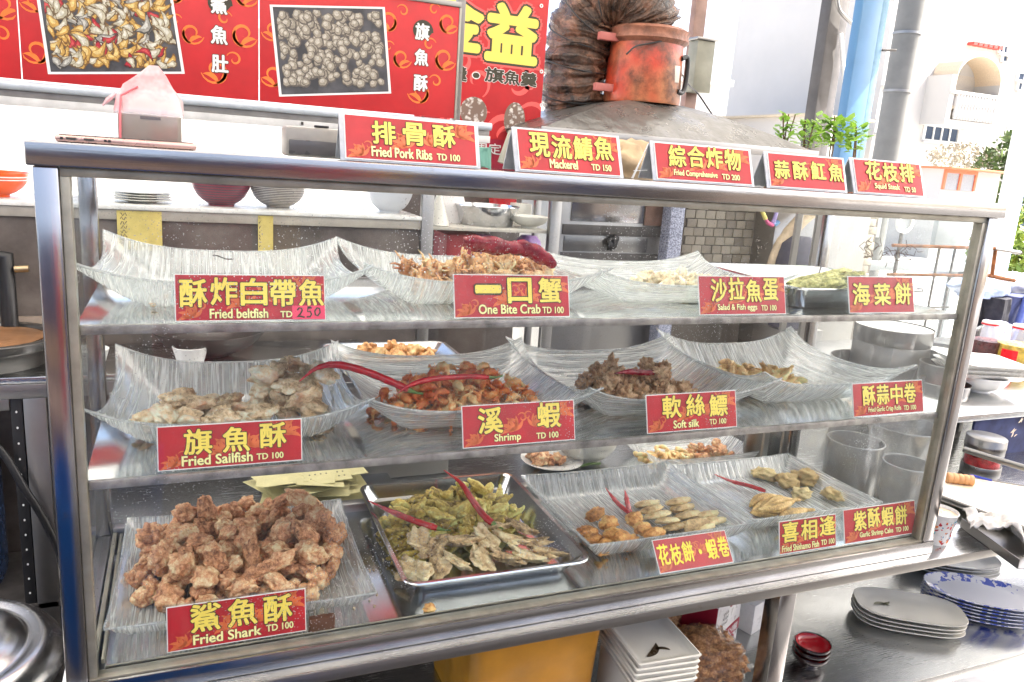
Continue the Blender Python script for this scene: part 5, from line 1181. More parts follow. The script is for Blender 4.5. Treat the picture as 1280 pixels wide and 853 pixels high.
put('valve', tube([(q.x+.02, 1.24, .33), (q.x+.05, 1.24, .332)], .009, 10), plain('dull_brass', (.42, .33, .2), .35, .9), gp)
tag(put('wall_rail', box(-2.2, -.05, 1.285, 1.3045, .165, .20, .001), plain('greasy_beige_rail', (.30, .24, .19), .5, .2)), 'greasy beige rail along the stained wall behind the basin', 'rail')
q = at(262, 428, y=1.15); tag(put('wok', lathe([(0, 0), (.05, .004), (.11, .035), (.142, .072), (.145, .074), (.138, .0725), (.106, .038), (.05, .008), (0, .005)], 44), M['pot'], None, (q.x, 1.15, .123), (0, 0, 0)), 'round wok on the stove counter seen through the case under the top shelf', 'wok')
for k, (px, lb_) in enumerate(((112, 'white cup standing on the stove counter near the case corner'), (238, 'white dish on the stove counter behind the sailfish tray'))):
    q = at(px, 440, y=1.05); tag(put('white_cup', lathe([(0, 0), (.028, 0), (.042, .05), (.04, .051), (.027, .004), (0, .004)], 28), M['white'], None, (q.x, 1.05, .1225)), lb_, 'cup')
# under-counter clutter
tag(put('blue_gas_bottle', lathe([(0, 0), (.13, 0), (.14, .03), (.14, .30), (.09, .37), (.03, .39), (.03, .42), (0, .42)], 40), plain('dark_blue_metal', (.03, .06, .14), .25, .6), None, (-.42, 1.15, -.4445)), 'dark blue gas bottle under the stove counter', 'gas bottle')
tag(put('dark_drum', lathe([(0, 0), (.15, 0), (.155, .35), (0, .352)], 36), M['steel_dull'], None, (-.40, 1.16, -.8455)), 'dull steel drum on the floor under the stove counter', 'drum')
tag(put('gas_hose', tube(smooth_path([at(-40, 540, y=.99), at(0, 562, y=.985), at(30, 610, y=.97), at(55, 650, y=.97), at(75, 695, y=.97), at(90, 760, y=.95)], 6), .0085, 10), M['black']), 'black rubber hose hanging down in front of the stove counter leg', 'hose')
# stock pot with lid, lower left
sp_ = thing('stock_pot', 'large aluminium stock pot with a domed lid at the lower left corner', 'pot', (-.262, .44, -.845))
put('pot_body', lathe([(0, 0), (.185, 0), (.188, .01), (.188, .60), (.192, .605), (0, .60)], 72), M['pot'], sp_, local=True)
put('lid', lathe([(0, .668), (.04, .667), (.10, .662), (.135, .655), (.140, .6485), (.150, .6475), (.158, .653), (.172, .650), (.186, .640), (.196, .626), (.2, .612), (.2, .606), (.197, .606), (.195, .611)], 96), M['lid'], sp_, local=True)
put('handle', tube([(.189, .02, .54), (.215, .02, .545), (.215, -.05, .545), (.189, -.05, .54)], .005, 8), M['pot'], sp_, local=True)

# ------------------------------------------------------------------ banner row above the opening
bmn = thing('banner_rail', 'pale metal rail running below the red food banners', 'rail', (0, YW, .72))
put('round_bar', tube([(-3.2, YW-.02, .765), (1.0, YW-.02, .765)], .011, 12), plain('pale_blue_paint', (.50, .55, .60), .35), bmn)
put('grey_channel', box(-3.2, 1.0, YW-.01, YW+.03, .7385, .7595, .001), plain('grey_channel', (.28, .27, .26), .4, .3), bmn)
put('white_channel', box(-3.2, 1.0, YW-.02, YW+.03, .718, .738, .001), plain('pale_channel', (.55, .55, .54), .4), bmn)
put('hanger', box(.45, .456, YW-.026, YW-.02, .727, .735, .0005), M['dark'], bmn)
banm = print_mat('banner_red', (.46, .010, .014), .55, .10); bor = print_mat('banner_orange_flourish', (.78, .17, .02), .5, .12)
def photo_mat(name, kind):
    a = N(name); v = a.co((1, 1, 1), 'Object')
    wob = a.n('TexNoise'); wob.inputs['Scale'].default_value = 40; a.l(v, wob.inputs['Vector']); vm = a.n('VectorMath'); vm.operation = 'SCALE'; vm.inputs['Scale'].default_value = .034
    a.l(wob.outputs['Color'], vm.inputs[0]); va = a.n('VectorMath'); a.l(v, va.inputs[0]); a.l(vm.outputs[0], va.inputs[1]); v = va.outputs[0]
    if kind == 'chunks':
        d = a.voro(30, v); d2 = a.noise(120, 5, v, .7); f = a.math('ADD', d, a.math('MULTIPLY', a.math('SUBTRACT', d2, .5), .9))
        c = a.ramp(f, [(.10, (.56, .52, .43)), (.45, (.34, .30, .23)), (.66, (.12, .10, .085)), (.8, (.04, .04, .04))])
    elif kind == 'strips':
        mp2 = a.n('Mapping'); mp2.inputs['Scale'].default_value = (1, 1, .42); mp2.inputs['Rotation'].default_value = (0, .6, 0); a.l(v, mp2.inputs[0]); v2 = mp2.outputs[0]
        sc_ = a.n('SeparateColor'); a.l(a.voro(40, v2, out='Color'), sc_.inputs[0])
        c = a.ramp(sc_.outputs[0], [(.0, (.55, .52, .42)), (.3, (.50, .33, .10)), (.5, (.46, .46, .40)), (.7, (.58, .42, .16)), (.86, (.42, .42, .38)), (.93, (.38, .01, .02))], 'CONSTANT')
        c = a.mix(a.ramp(a.math('ADD', a.voro(40, v2), a.math('MULTIPLY', a.noise(90, 3, v2), .35)), [(.62, 0.), (.82, 1.)]), c, (.07, .05, .035))
    else:
        c = a.ramp(a.voro(55, v), [(.2, (.62, .60, .55)), (.5, (.18, .12, .09))])
    if kind != 'bowl': c = a.ramp(a.noise(20, 3), [(.4, (.035, .035, .04)), (.7, (.09, .09, .10))])
    a.set(Base_Color=c, Roughness=.45); return a.m
def quadm(P, off=0): return mesh_from([tuple(p+Vector((0, off, 0))) for p in P], [(0, 1, 2, 3)])
YB = YW-.03
def print_pieces(Q, kind, seed, t):
    "the printed food: overlapping flat shapes in three printed tones, inside the photo's four corners"
    g = random.Random(seed); tones = {'chunks': [((.10, .085, .07), (.27, .24, .19), (.42, .39, .33))], 'strips': [((.13, .085, .04), (.40, .37, .27), (.54, .53, .46)), ((.16, .075, .015), (.45, .27, .06), (.60, .45, .18)), ((.05, .045, .04), (.26, .25, .22), (.46, .46, .42))]}[kind]
    if kind == 'strips': tones = tones+[((.10, .005, .01), (.33, .01, .02), (.5, .06, .06))]
    L = [[[], [], []] for _ in tones]; n_ = 230 if kind == 'chunks' else 260
    P = lambda u, v: Q[0]*(1-u)*(1-v)+Q[1]*u*(1-v)+Q[2]*u*v+Q[3]*(1-u)*v
    W = (Q[1]-Q[0]).length; H = (Q[3]-Q[0]).length; pts = sorted([(g.uniform(.045, .955), g.uniform(.06 if kind == 'strips' else .10, .95)) for _ in range(n_)], key=lambda p: -p[1]+g.uniform(0, .25))
    for k, (u, v) in enumerate(pts):
        q = g.choices(range(len(tones)), [5, 4, 2, .8][:len(tones)])[0]; rr = g.uniform(.0095, .0150); el = 1.0 if kind == 'chunks' else g.uniform(1.6, 2.8); an = g.uniform(0, 3.14)
        if kind == 'strips': rr *= .72
        c = P(u, v); ph = g.uniform(0, 9); xmin = min(Q[0].x, Q[3].x); 
        for ly, (sc, dx, dz) in enumerate(((1.0, 0, 0), (.80, -.08, .10), (.42, -.22, .26))):
            vs = []
            for i in range(14):
                a = 6.283*i/14; r_ = rr*sc*(1+(.22 if kind == 'strips' else .10)*math.sin((3 if kind == 'strips' else 2)*a+ph)+.08*math.sin(5*a+ph*2)); x, z = r_*el*math.cos(a), r_*math.sin(a)
                if kind == 'strips': z += .18*x*x/rr
                x, z = x*math.cos(an)-z*math.sin(an)+dx*rr, x*math.sin(an)+z*math.cos(an)+dz*rr
                uu = (c.x+x-Q[0].x-(Q[3].x-Q[0].x)*v)/W; lim = .975
                if uu < 1-lim: x += (1-lim-uu)*W
                if uu > lim: x -= (uu-lim)*W
                zz = v+z/H
                if zz < .03: z += (.03-zz)*H
                if zz > .97: z -= (zz-.97)*H
                vs.append(Vector((c.x+x, Q[0].y-.0003-(3*k+ly)*2.5e-6, c.z+z)))
            L[q][ly].append((vs, [tuple(range(14))]))
    for q, tn in enumerate(tones):
        for ly in range(3):
            if L[q][ly]:
                o = put('printed_food', mesh_from(*join_data(L[q][ly])), plain('printed_tone', tn[ly], .45, 0, .28, 260), t); o['kind'] = 'stuff'
def banner(label, pxs, photo, text, tpos, pm):
    x0, x1 = at(pxs[0], 90, y=YB).x, at(pxs[1], 90, y=YB).x; z0, z1 = .779, 1.08
    t = thing('food_banner', label, 'banner', ((x0+x1)/2, YB, z0))
    put('panel', box(x0+.0015, x1-.0015, YB, YB+.006, z0, z1, .0008), banm, t)
    w_, h_ = x1-x0, z1-z0; cx = x0
    L = []
    for fx, fz, s_, f in ((.06, .12, 1, 1), (.06, .50, .9, 1), (.80, .10, 1.1, 1), (.93, .42, 1.1, -1), (.70, .40, .9, -1), (.62, .70, 1, 1), (.94, .75, 1, -1), (.3, .92, .8, 1)):
        r = .032*s_; L.append(swirl(x0+fx*w_, z0+fz*h_+r, r, 3.4, 1.3, YB-.0005, f, .11)); L.append(swirl(x0+fx*w_+f*r*1.3, z0+fz*h_+r*1.9, r*.55, .4, 1.1, YB-.00052, -f, .13)); 
        for a_ in (.5, 1.9): L.append(leaf(x0+fx*w_+f*.006, z0+fz*h_+.004, a_ if f > 0 else math.pi-a_, r*1.3, YB-.0005, .8*f))
    vs, fs = join_data(L); vs = [Vector((min(max(v.x, x0+.004), x1-.004), v.y, min(max(v.z, z0+.003), z1))) for v in vs]
    put('flourish', mesh_from(vs, fs), bor, t)
    if photo:
        Q = [at(*p, y=YB-.0008) for p in photo]; c_ = sum(Q, Vector())/4
        put('photo_border', quadm([c_+(p-c_)*1.0 for p in Q]), M['cardwhite'], t); put('photo_print', quadm([c_+(p-c_)*.955 for p in Q], -.0004), pm, t); print_pieces([c_+(p-c_)*.955-Vector((0, .0005, 0)) for p in Q], 'strips' if '肚' in text else 'chunks', 5, t)
    if text:
        ik = [at(p[0], p[1], y=YB-.0007) for p in tpos[:1]][0]
        L = [swirl(ik.x+.004*q, ik.z+.003*q, .030-.004*q, 1.2*q, 1.1, YB-.0007-.00005*q, 1, .28) for q in range(4)]
        vs, fs = join_data(L); put('ink_ring', mesh_from([Vector((v.x, v.y, min(v.z, z1))) for v in vs], fs), M['ink'], t)
        it = []
        for s_, p in zip(text, tpos):
            q = at(*p, y=YB-.0015); it.append((s_, q.x-.019, q.x+.019, q.z-.021, q.z+.021))
        put('lettering_outline', mesh_from(*glyphs(it, YB-.0012, .07)), M['ink'], t); put('lettering', mesh_from(*glyphs(it, YB-.0017, .035)), M['white'], t)
    return t
banner('leftmost red banner, mostly outside the picture at the left', (-240, 27), None, '', (), None)
banner('red banner with a photo of fried strips and the words for shark belly', (27, 324), [(60, 93), (231, 92.5), (210, -40), (40, -40)], '鯊魚肚', [(274, 6), (274, 44), (275, 80)], photo_mat('printed_photo_of_strips', 'strips'))
banner('red banner with a photo of grey-brown fried chunks and the words for crisp sailfish', (324, 571), [(349, 121), (489, 117), (481, 9), (337, 6)], '旗魚酥', [(528, 40), (527, 72), (526, 104)], photo_mat('printed_photo_of_chunks', 'chunks'))
put('banner_frame', box(-3.2, at(571, 90, y=YB).x+.004, YB-.003, YB+.009, 1.0805, 1.095, .001), M['steel_dull'], bmn)
x_ = at(571, 90, y=YB).x; put('banner_end_strip', box(x_-.001, x_+.005, YB-.002, YB+.008, .775, 1.08, .001), plain('frame_end', (.35, .33, .28), .5, .2), bmn)
for px in (-700, 575):
    x_ = at(px, 60, y=YW+.03).x; put('hanging_post', box(x_-.012, x_+.012, YW+.031, YW+.055, .72, 1.859, .001), M['steel_dull'], bmn)
# second banner farther back
YB2 = 1.8
x0, x1 = at(520, 90, y=YB2).x, at(680, 90, y=YB2).x
t = thing('shop_banner', 'tall red shop banner with big yellow characters right of the food banners', 'banner', ((x0+x1)/2, YB2, .56))
put('panel', box(x0, x1, YB2, YB2+.004, .56, 1.55, .0008), banm, t)
pk = print_mat('banner_pink_swirl', (.80, .10, .09), .5); L = []
g = random.Random(9)
for k in range(16): L.append(swirl(x0+(x1-x0)*g.random(), .62+.85*g.random(), .05+.04*g.random(), g.uniform(0, 6), .9, YB2-.0004, g.choice((1, -1)), .13))
vs, fs = join_data(L); put('flourish', mesh_from([Vector((min(max(v.x, x0+.002), x1-.002), v.y, max(v.z, .565))) for v in vs], fs), pk, t)
def big(s_, pa, pb, off): 
    a_, b_ = at(*pa, y=YB2), at(*pb, y=YB2); return (s_, a_.x, b_.x, b_.z, a_.z)
it = [big('益', (612, 4), (668, 80), 0), big('金', (528, -14), (600, 64), 0)]
for nm, bo, off, mt in (('lettering_glow', .12, -.0008, pk), ('lettering_outline', .085, -.0012, M['ink']), ('lettering', .045, -.0016, M['gold'])): put(nm, mesh_from(*glyphs(it, YB2+off, bo)), mt, t)
it = [big('羹', (564, 82), (583, 102), 0), big('·', (592, 92), (598, 97), 0), big('旗', (607, 84), (629, 104), 0), big('魚', (631, 88), (649, 107), 0), big('羹', (652, 90), (670, 109), 0)]
put('small_lettering_outline', mesh_from(*glyphs(it, YB2-.0010, .055)), M['white'], t); put('small_lettering', mesh_from(*glyphs(it, YB2-.0015, .03)), M['ink'], t)
for px, py, rx, rz, mt in ((592, 140, .052, .052, photo_mat('printed_photo_of_bowl', 'bowl')), (643, 150, .042, .062, photo_mat('printed_photo_of_soup', 'bowl'))):
    c_ = at(px, py, y=YB2); P = [(c_.x+rx*math.cos(a), YB2-.0009, c_.z+rz*math.sin(a)) for a in [6.283*i/32 for i in range(32)]]
    put('photo_print', mesh_from(P, [tuple(range(32))]), mt, t)
a_, b_ = at(598, 178, y=YB2-.01), at(625, 196, y=YB2-.01); put('dark_strip', box(x0+.01, x1-.01, YB2-.002, YB2-.0002, .565, at(640, 176, y=YB2).z, 0), dr, t)
put('strip_lettering', mesh_from(*glyphs([('周定', a_.x-.01, b_.x+.005, b_.z+.006, a_.z)], YB2-.0035, .01)), M['white'], t)
for k, py in enumerate((8, 90, 132)):
    q = at(679, py, y=YB2); put('eyelet', lathe([(.003, 0), (.007, 0), (.007, .001), (.003, .001)], 16), M['white'], t, tuple(q-Vector((.008, .002, 0))), (R(90), 0, 0))
put('top_batten', box(x0-.02, x1+.02, YB2-.01, YB2+.014, 1.551, 1.58, .001), M['steel_dull'], t); put('hanger', box((x0+x1)/2-.01, (x0+x1)/2+.01, YB2-.008, YB2+.012, 1.5805, 1.859, .001), M['steel_dull'], t)
# green cloth and grey roll between the signs
q = at(606, 205, y=1.0)
tag(put('green_cloth', drape(at(607, 190, y=.3).x, .32, .657, .69, .018, .02, .03, 3, 2), plain('sea_green_cloth', (.12, .28, .22), .7)), 'sea-green cloth between the first two signs on the case top', 'cloth')
tag(put('grey_roll', tube([at(627, 204, y=.30), at(641, 165, y=.30)], .0075, 14), plain('grey_olive_roll', (.30, .29, .23), .6)), 'grey-olive leaning roll left of the mackerel sign', 'roll')
tag(put('brown_sack', blob(611, .10, .08, .075, .25, 1.3, 4, .06), plain('tan_sack', (.40, .29, .17), .8, 0, .2, 20, bump=.5), None, tuple(at(788, 212, y=.95))), 'tan sack showing between the mackerel and platter signs', 'sack')

# ------------------------------------------------------------------ hood, burner pipe, duct
hz = thing('exhaust_hood', 'dark grey pyramid hood behind the signs on the case', 'hood', (1.75, 1.9, .7))
apex = at(800, 129, y=1.8); hx0, hx1 = at(655, 178, y=1.6).x, at(985, 190, y=1.6).x
HB = .795-.01
vs = []; n_ = 4; rings = []
for k in range(9):
    t_ = k/8; e = t_**.8
    zz = HB+(apex.z-.004-HB)*(1-(1-t_)**1.25)
    xa_, xb_ = hx0+(apex.x-.12-hx0)*t_, hx1+(apex.x+.12-hx1)*t_; ya_, yb_ = 1.45+(1.69-1.45)*t_, 2.25+(1.93-2.25)*t_
    rings.append([(x, y, zz) for x, y in ((xa_, ya_), ((xa_*2+xb_)/3, ya_-.012*(1-t_)), ((xa_+2*xb_)/3, ya_+.01*(1-t_)), (xb_, ya_), (xb_, yb_), (xa_, yb_))])
hm = plain('greasy_dark_sheet', (.13, .127, .117), .3, .5, .25, 8, bump=.6, bscale=9, bdist=.02)
put('hood_skin', loft(rings, smooth=False), hm, hz); [put('rim', box(hx0-.01, hx1+.01, u, u+.0095, HB-.03, HB+.004, .001), M['steel_dull'], hz) for u in (1.44, 2.251)]
for x, y in ((hx0, 1.47), (hx1-.02, 1.47), (hx0, 2.22), (hx1-.02, 2.22)): put('leg', box(x, x+.02, y-.01, y+.01, -.85, HB-.0305, .001), M['steel_dull'], hz)
rc = N('grimy_red_drum'); n1 = rc.noise(9, 6, None, .7); rc.set(Base_Color=rc.mix(rc.ramp(n1, [(.42, 0.), (.62, .9)]), rc.mix(rc.ramp(rc.noise(4, 3), [(.4, 0.), (.6, 1.)]), (.50, .055, .025), (.46, .19, .09)), (.09, .035, .02)), Roughness=.3); rc.bump(n1, .4, .01)
cx_, cy_ = at(804, 100, y=1.8).x, 1.8; z0_, z1_ = at(804, 129, y=1.8).z-.006, at(804, 42, y=1.8).z
rd = (at(849, 90, y=1.8).x-at(762, 90, y=1.8).x)/2*.93
bp = thing('burner_drum', 'grimy orange-red metal drum on top of the hood', 'drum', (cx_, cy_, z0_))
put('drum_body', lathe([(0, 0), (rd*1.0, 0), (rd*1.03, .01), (rd*.97, z1_-z0_-.01), (rd*.95, z1_-z0_), (0, z1_-z0_)], 40), rc.m, bp, local=True)
for zf in (.12, .82): 
    q = (z1_-z0_)*zf; put('bracket', box(-rd*1.0-.075, -rd*.85, -.03, -.005, q, q+.028, .002), plain('dull_pink_iron', (.42, .13, .11), .5), bp, local=True)
put('handle', tube(smooth_path([(rd*.62, -rd*.78, z1_*0+.17), (rd*.86, -rd*.7, .175), (rd*.90, -rd*.68, .09), (rd*.80, -rd*.72, .05), (rd*.55, -rd*.85, .05)], 5), .009, 10), M['black'], bp, local=True)
put('pale_label', box(rd*.35, rd*.52, -rd*.93, -rd*.90, .08, .14, .001), M['melamine'], bp, local=True)
put('wrap_band', lathe([(rd*.98, z1_-z0_-.045), (rd*1.10, z1_-z0_-.03), (rd*1.07, z1_-z0_-.012), (rd*1.12, z1_-z0_+.004), (rd*.98, z1_-z0_+.016)], 40), plain('rusty_wrap', (.24, .10, .06), .5, 0, .5, 25, bump=.6, bscale=30, bdist=.01), bp, local=True)
dm = N('greasy_brown_duct'); n1 = dm.noise(11, 6, None, .7, .6); dm.set(Base_Color=dm.ramp(n1, [(.36, (.02, .016, .014)), (.52, (.10, .055, .035)), (.66, (.26, .13, .08)), (.8, (.40, .30, .24))]), Roughness=.25); dm.bump(dm.noise(22, 5, None, .6, .8), .9, .02)
path = smooth_path([(cx_, cy_, z1_+.0), at(802, 22, y=1.81), at(786, 2, y=1.83), at(758, -2, y=1.87), at(735, 20, y=1.92), at(724, 58, y=1.95), at(718, 98, y=1.96), at(717, 138, y=1.97), at(719, 178, y=1.98)], 24)
rad = []
for i in range(len(path)):
    rad.append(.128+.008*math.sin(i*.55+1.9*math.sin(i*.09))+.003*math.sin(i*1.7))
vs, fs = tube_data(path, rad, 40)
vs = [v+Vector((noise.noise(v*14), noise.noise(v*14+Vector((5, 0, 0))), noise.noise(v*14+Vector((0, 9, 0)))))*.016 for v in vs]
dd = tag(put('flexible_duct', mesh_from(vs, fs, smooth=True), dm.m), 'crinkled glossy brown flexible duct bending over into the red drum', 'duct')
for k in (70, 92, 112, 134, 156, 176):
    if k >= len(path)-2: continue
    p = path[k]; tn = (path[k+1]-path[k-1]).normalized(); a_ = tn.cross(Vector((0, 1, 0))).normalized(); b_ = tn.cross(a_)
    put('binding_wire', tube([p+(a_*math.cos(g_)+b_*math.sin(g_))*(rad[k]+.008)+tn*.03*math.sin(g_) for g_ in [6.2832*i/24 for i in range(25)]], .0028, 6), M['black'], dd)
def cable(label, pts, r=.0035): return tag(put('cable', tube(smooth_path(pts, 5), r, 6), M['black']), label, 'cable')
cable('thin black cable crossing from the red drum down to the hood edge', [at(832, 52, y=1.7), at(845, 80, y=1.75), at(860, 105, y=1.9), at(873, 118, y=2.0), at(888, 140, y=2.0), at(903, 159, y=2.0)])
cable('short black cable curling over the front of the red drum', [at(783, 68, y=1.66), at(795, 58, y=1.66), at(815, 54, y=1.66), at(832, 50, y=1.66)])

# ------------------------------------------------------------------ poles outside
pp = thing('sign_post', 'rusty pinkish post carrying a grey-cream box behind the red drum', 'post', (2.35, 2.2, -.85))
pa, pb = at(879, 0, y=2.2), at(858, 135, y=2.2)
put('post_shaft', box(2.285, 2.345, 2.19, 2.23, -.85, 1.855, .002), plain('pinkish_rust_paint', (.22, .14, .115), .6, .1, .3, 12, bump=.3), pp)
b0, b1 = at(855, 115, y=2.17), at(891, 55, y=2.17)
put('meter_box', box(b0.x+.01, b1.x-.02, 2.12, 2.189, b0.z, b1.z, .003), plain('grey_cream_box', (.22, .22, .175), .5, .1, .2, 10), pp); put('box_lid', box(b0.x-.0, b1.x-.01, 2.11, 2.189, b1.z+.0005, b1.z+.012, .002), M['steel_dull'], pp)
cb = plain('light_blue_paint', (.07, .165, .29), .35, .1, .08, 6)
xl, xr = at(1050, 190, y=2.2).x, at(1082, 190, y=2.2).x
bc = thing('blue_column', 'light blue painted steel column with a darker flange', 'column', ((xl+xr)/2, 2.2, -.85))
put('flat_face', box(xl, xr-.045, 2.2, 2.26, -.85, 1.855, .006), cb, bc); put('flange', box(xr-.0445, xr, 2.205, 2.255, -.85, 1.855, .002), plain('grey_blue_flange', (.12, .22, .30), .5, .2), bc)
put('bolt', tube([(xr, 2.2, at(1103, 63, y=2.2).z), (xr+.09, 2.2, at(1125, 64, y=2.2).z)], .006, 8), M['dark'], bc)
xg = at(1058, 0, y=2.6).x
gp = thing('grey_post', 'grey-brown square post with a white batten left of the blue column', 'post', (xg-.05, 2.6, -.85))
put('post_shaft', box(xg-.10, xg-.02, 2.6, 2.68, -.85, 1.855, .004), plain('weathered_grey_brown', (.075, .068, .062), .7, .1, .2, 8), gp)
put('side_flange', box(xg-.0195, xg+.05, 2.62, 2.66, -.85, 1.855, .003), plain('weathered_grey', (.10, .095, .095), .7, .1, .2, 8), gp)
put('batten', tube([at(1051, 42, y=2.58), at(1056, 108, y=2.58)], .011, 8), M['white'], gp)
put('conduit', tube(smooth_path([at(1046, -4, y=2.58), at(1050, 14, y=2.58), at(1068, 33, y=2.58)], 5), .010, 8), M['steel_dull'], gp)
q0 = at(1116, 190, y=4); q1 = at(1133, 0, y=4)
cp = thing('utility_pole', 'round concrete utility pole right of the blue column', 'pole', (q0.x, 4, -.85))
put('pole_shaft', lathe([(0, 0), (.105, 0), (.098, 6), (0, 6)], 28), plain('pole_concrete', (.15, .15, .14), .85, 0, .15, 5, bump=.3), cp, ((q0.x+q1.x)/2-.0, 4, -.85))
for py in (38, 113):
    q = at(1126-(py/190*17), py, y=3.9); put('pole_band', lathe([(.104, 0), (.109, 0), (.109, .02), (.104, .02)], 28), M['steel_dull'], cp, ((q0.x+q1.x)/2, 4, q.z))
# plants
lf = N('fresh_green_leaf'); lf.set(Base_Color=lf.ramp(lf.rnd(), [(0, (.10, .22, .03)), (1, (.22, .36, .06))]), Roughness=.45, Subsurface_Weight=0.0)
tlf = lf.n('BsdfTranslucent'); tlf.inputs[0].default_value = (.30, .52, .06, 1); mxx = lf.n('MixShader'); mxx.inputs[0].default_value = .35
lf.l(lf.p.outputs[0], mxx.inputs[1]); lf.l(tlf.outputs[0], mxx.inputs[2]); lf.l(mxx.outputs[0], lf.out.inputs[0])
def leafmesh(n_, spread, h, size, g):
    vs, fs = [], []
    for i in range(n_):
        c_ = Vector((g.gauss(0, spread), g.gauss(0, spread), h*g.uniform(.25, 1.05))); a_ = g.uniform(0, 6.28); el = g.uniform(-.3, .9); L_ = size*g.uniform(.7, 1.2)
        d = Vector((math.cos(a_)*math.cos(el), math.sin(a_)*math.cos(el), math.sin(el))); s_ = d.cross(Vector((0, 0, 1))).normalized()*L_*.28; u = Vector((0, 0, L_*.08))
        o = len(vs); vs += [c_, c_+d*L_*.35+s_+u, c_+d*L_*.75+s_*.8, c_+d*L_, c_+d*L_*.75-s_*.8, c_+d*L_*.35-s_+u]; fs += [(o, o+1, o+2, o+3), (o, o+3, o+4, o+5)]
    return mesh_from(vs, fs, smooth=True)
g = random.Random(5)
for k, (px, py, h, n_, sp, lb_) in enumerate(((984, 152, .14, 34, .014, 'thin leafy seedling at the left of the green plants'), (1012, 158, .13, 60, .024, 'young plant with pale green leaves left of the grey post'), (1044, 158, .15, 150, .040, 'bushiest green plant, in front of the grey post and blue column'), (1072, 165, .13, 60, .022, 'green plant with a pink tip in front of the blue column'))):
    q = at(px, py, y=1.7); t = thing('potted_plant', lb_, 'plant', (q.x, 1.7, q.z-.22), group='green plants behind the signs')
    for j in range(3): put('stem', tube([(0, 0, 0), (g.uniform(-.015, .015), g.uniform(-.01, .01), .12), (g.uniform(-.03, .03), g.uniform(-.02, .02), .11+h)], .0028, 6), plain('brown_stem', (.12, .07, .03), .7), t, local=True)
    put('leaves', leafmesh(n_, sp, h, .046, g), lf.m, t, (0, 0, .10), local=True)
    put('pot', lathe([(0, 0), (.045, 0), (.06, .09), (.063, .095), (.055, .095), (0, .085)], 24), plain('terracotta', (.30, .11, .05), .7), t, (0, 0, -.09), local=True)
zs = at(1030, 158, y=1.7).z-.22-.09
tag(put('plant_shelf', box(at(970, 158, y=1.7).x, at(1090, 158, y=1.7).x, 1.62, 1.78, -.85, zs-.0005, .003), M['steel_dull']), 'grey cabinet carrying the row of potted plants', 'cabinet')
# grey panels built in place of a reflection in the right side glass
gm = plain('grey_panel', (.28, .30, .31), .5, .1, .1, 6)
for k, (pts, lb_) in enumerate((((1069, 268, 1104, 296), 'left grey panel on two thin legs seen through the right side glass'), ((1168, 270, 1215, 308), 'right grey panel on two thin legs seen through the right side glass'))):
    a_, b_ = at(pts[0], pts[3], y=2.0), at(pts[2], pts[1], y=2.0); t = thing('reflected_panel', lb_, 'stand', ((a_.x+b_.x)/2, 2.0, -.85), group='grey panels on thin legs')
    put('panel', box(a_.x, b_.x, 2.0, 2.03, a_.z, b_.z+.06, .002), gm, t)
    for f in (.25, .75): x = a_.x+(b_.x-a_.x)*f; put('leg', box(x-.005, x+.005, 2.01, 2.02, -.85, a_.z-.0005, .001), M['dark'], t)
    put('crossbar', box(a_.x+.02, b_.x-.02, 2.0105, 2.0195, .05, .06, 0), M['dark'], t)
a_, b_ = at(1058, 318, y=2.3), at(1210, 340, y=2.3)
tag(put('grey_beam', box(a_.x, b_.x, 2.3, 2.34, b_.z, b_.z+.05, .002), gm), 'long grey beam behind the panel stands', 'beam')
for x in (a_.x+.05, b_.x-.05): tag(put('beam_post', box(x-.02, x+.02, 2.341, 2.38, -.85, b_.z+.05, .002), gm), 'post behind the left end of the long grey beam' if x < (a_.x+b_.x)/2 else 'post behind the right end of the long grey beam', 'post')
q = at(1129, 278, y=1.9)
t = thing('round_gauge', 'round white fan-like dial between the two grey panels', 'dial', (q.x, 1.9, q.z))
put('dial_rim', lathe([(.038, 0), (.052, 0), (.054, .01), (.052, .02), (.038, .02), (.036, .01)], 36, closed=True), M['white'], t, (0, 0, 0), (R(90), 0, 0), local=True); put('dial_face', lathe([(0, .008), (.036, .008), (.036, .012), (0, .014)], 30), gm, t, (0, 0, 0), (R(90), 0, 0), local=True)
put('dial_pole', box(-.006, .006, -.008, .004, -.85-q.z, -.054, 0), M['dark'], t, local=True)
# twig tangle stuck at the side glass
g = random.Random(12); L = []
c0 = at(1115, 318, x=1.45)
for k in range(26):
    p = Vector((1.45, c0.y+g.uniform(-.05, .07), c0.z+g.uniform(-.018, .02))); P = [p]
    for j in range(4): p = p+Vector((g.uniform(-.002, .002), g.uniform(-.014, .014), g.uniform(-.011, .011))); P.append(p)
    L.append(tube_data(P, .0007, 4))
L = [([Vector((min(v.x, 1.4615), v.y, v.z)) for v in a], b) for a, b in L]
tag(put('dry_twigs', mesh_from(*join_data(L)), plain('dark_twig', (.08, .04, .03), .8)), 'tangle of thin dark dried twigs at the right side glass', 'twigs')

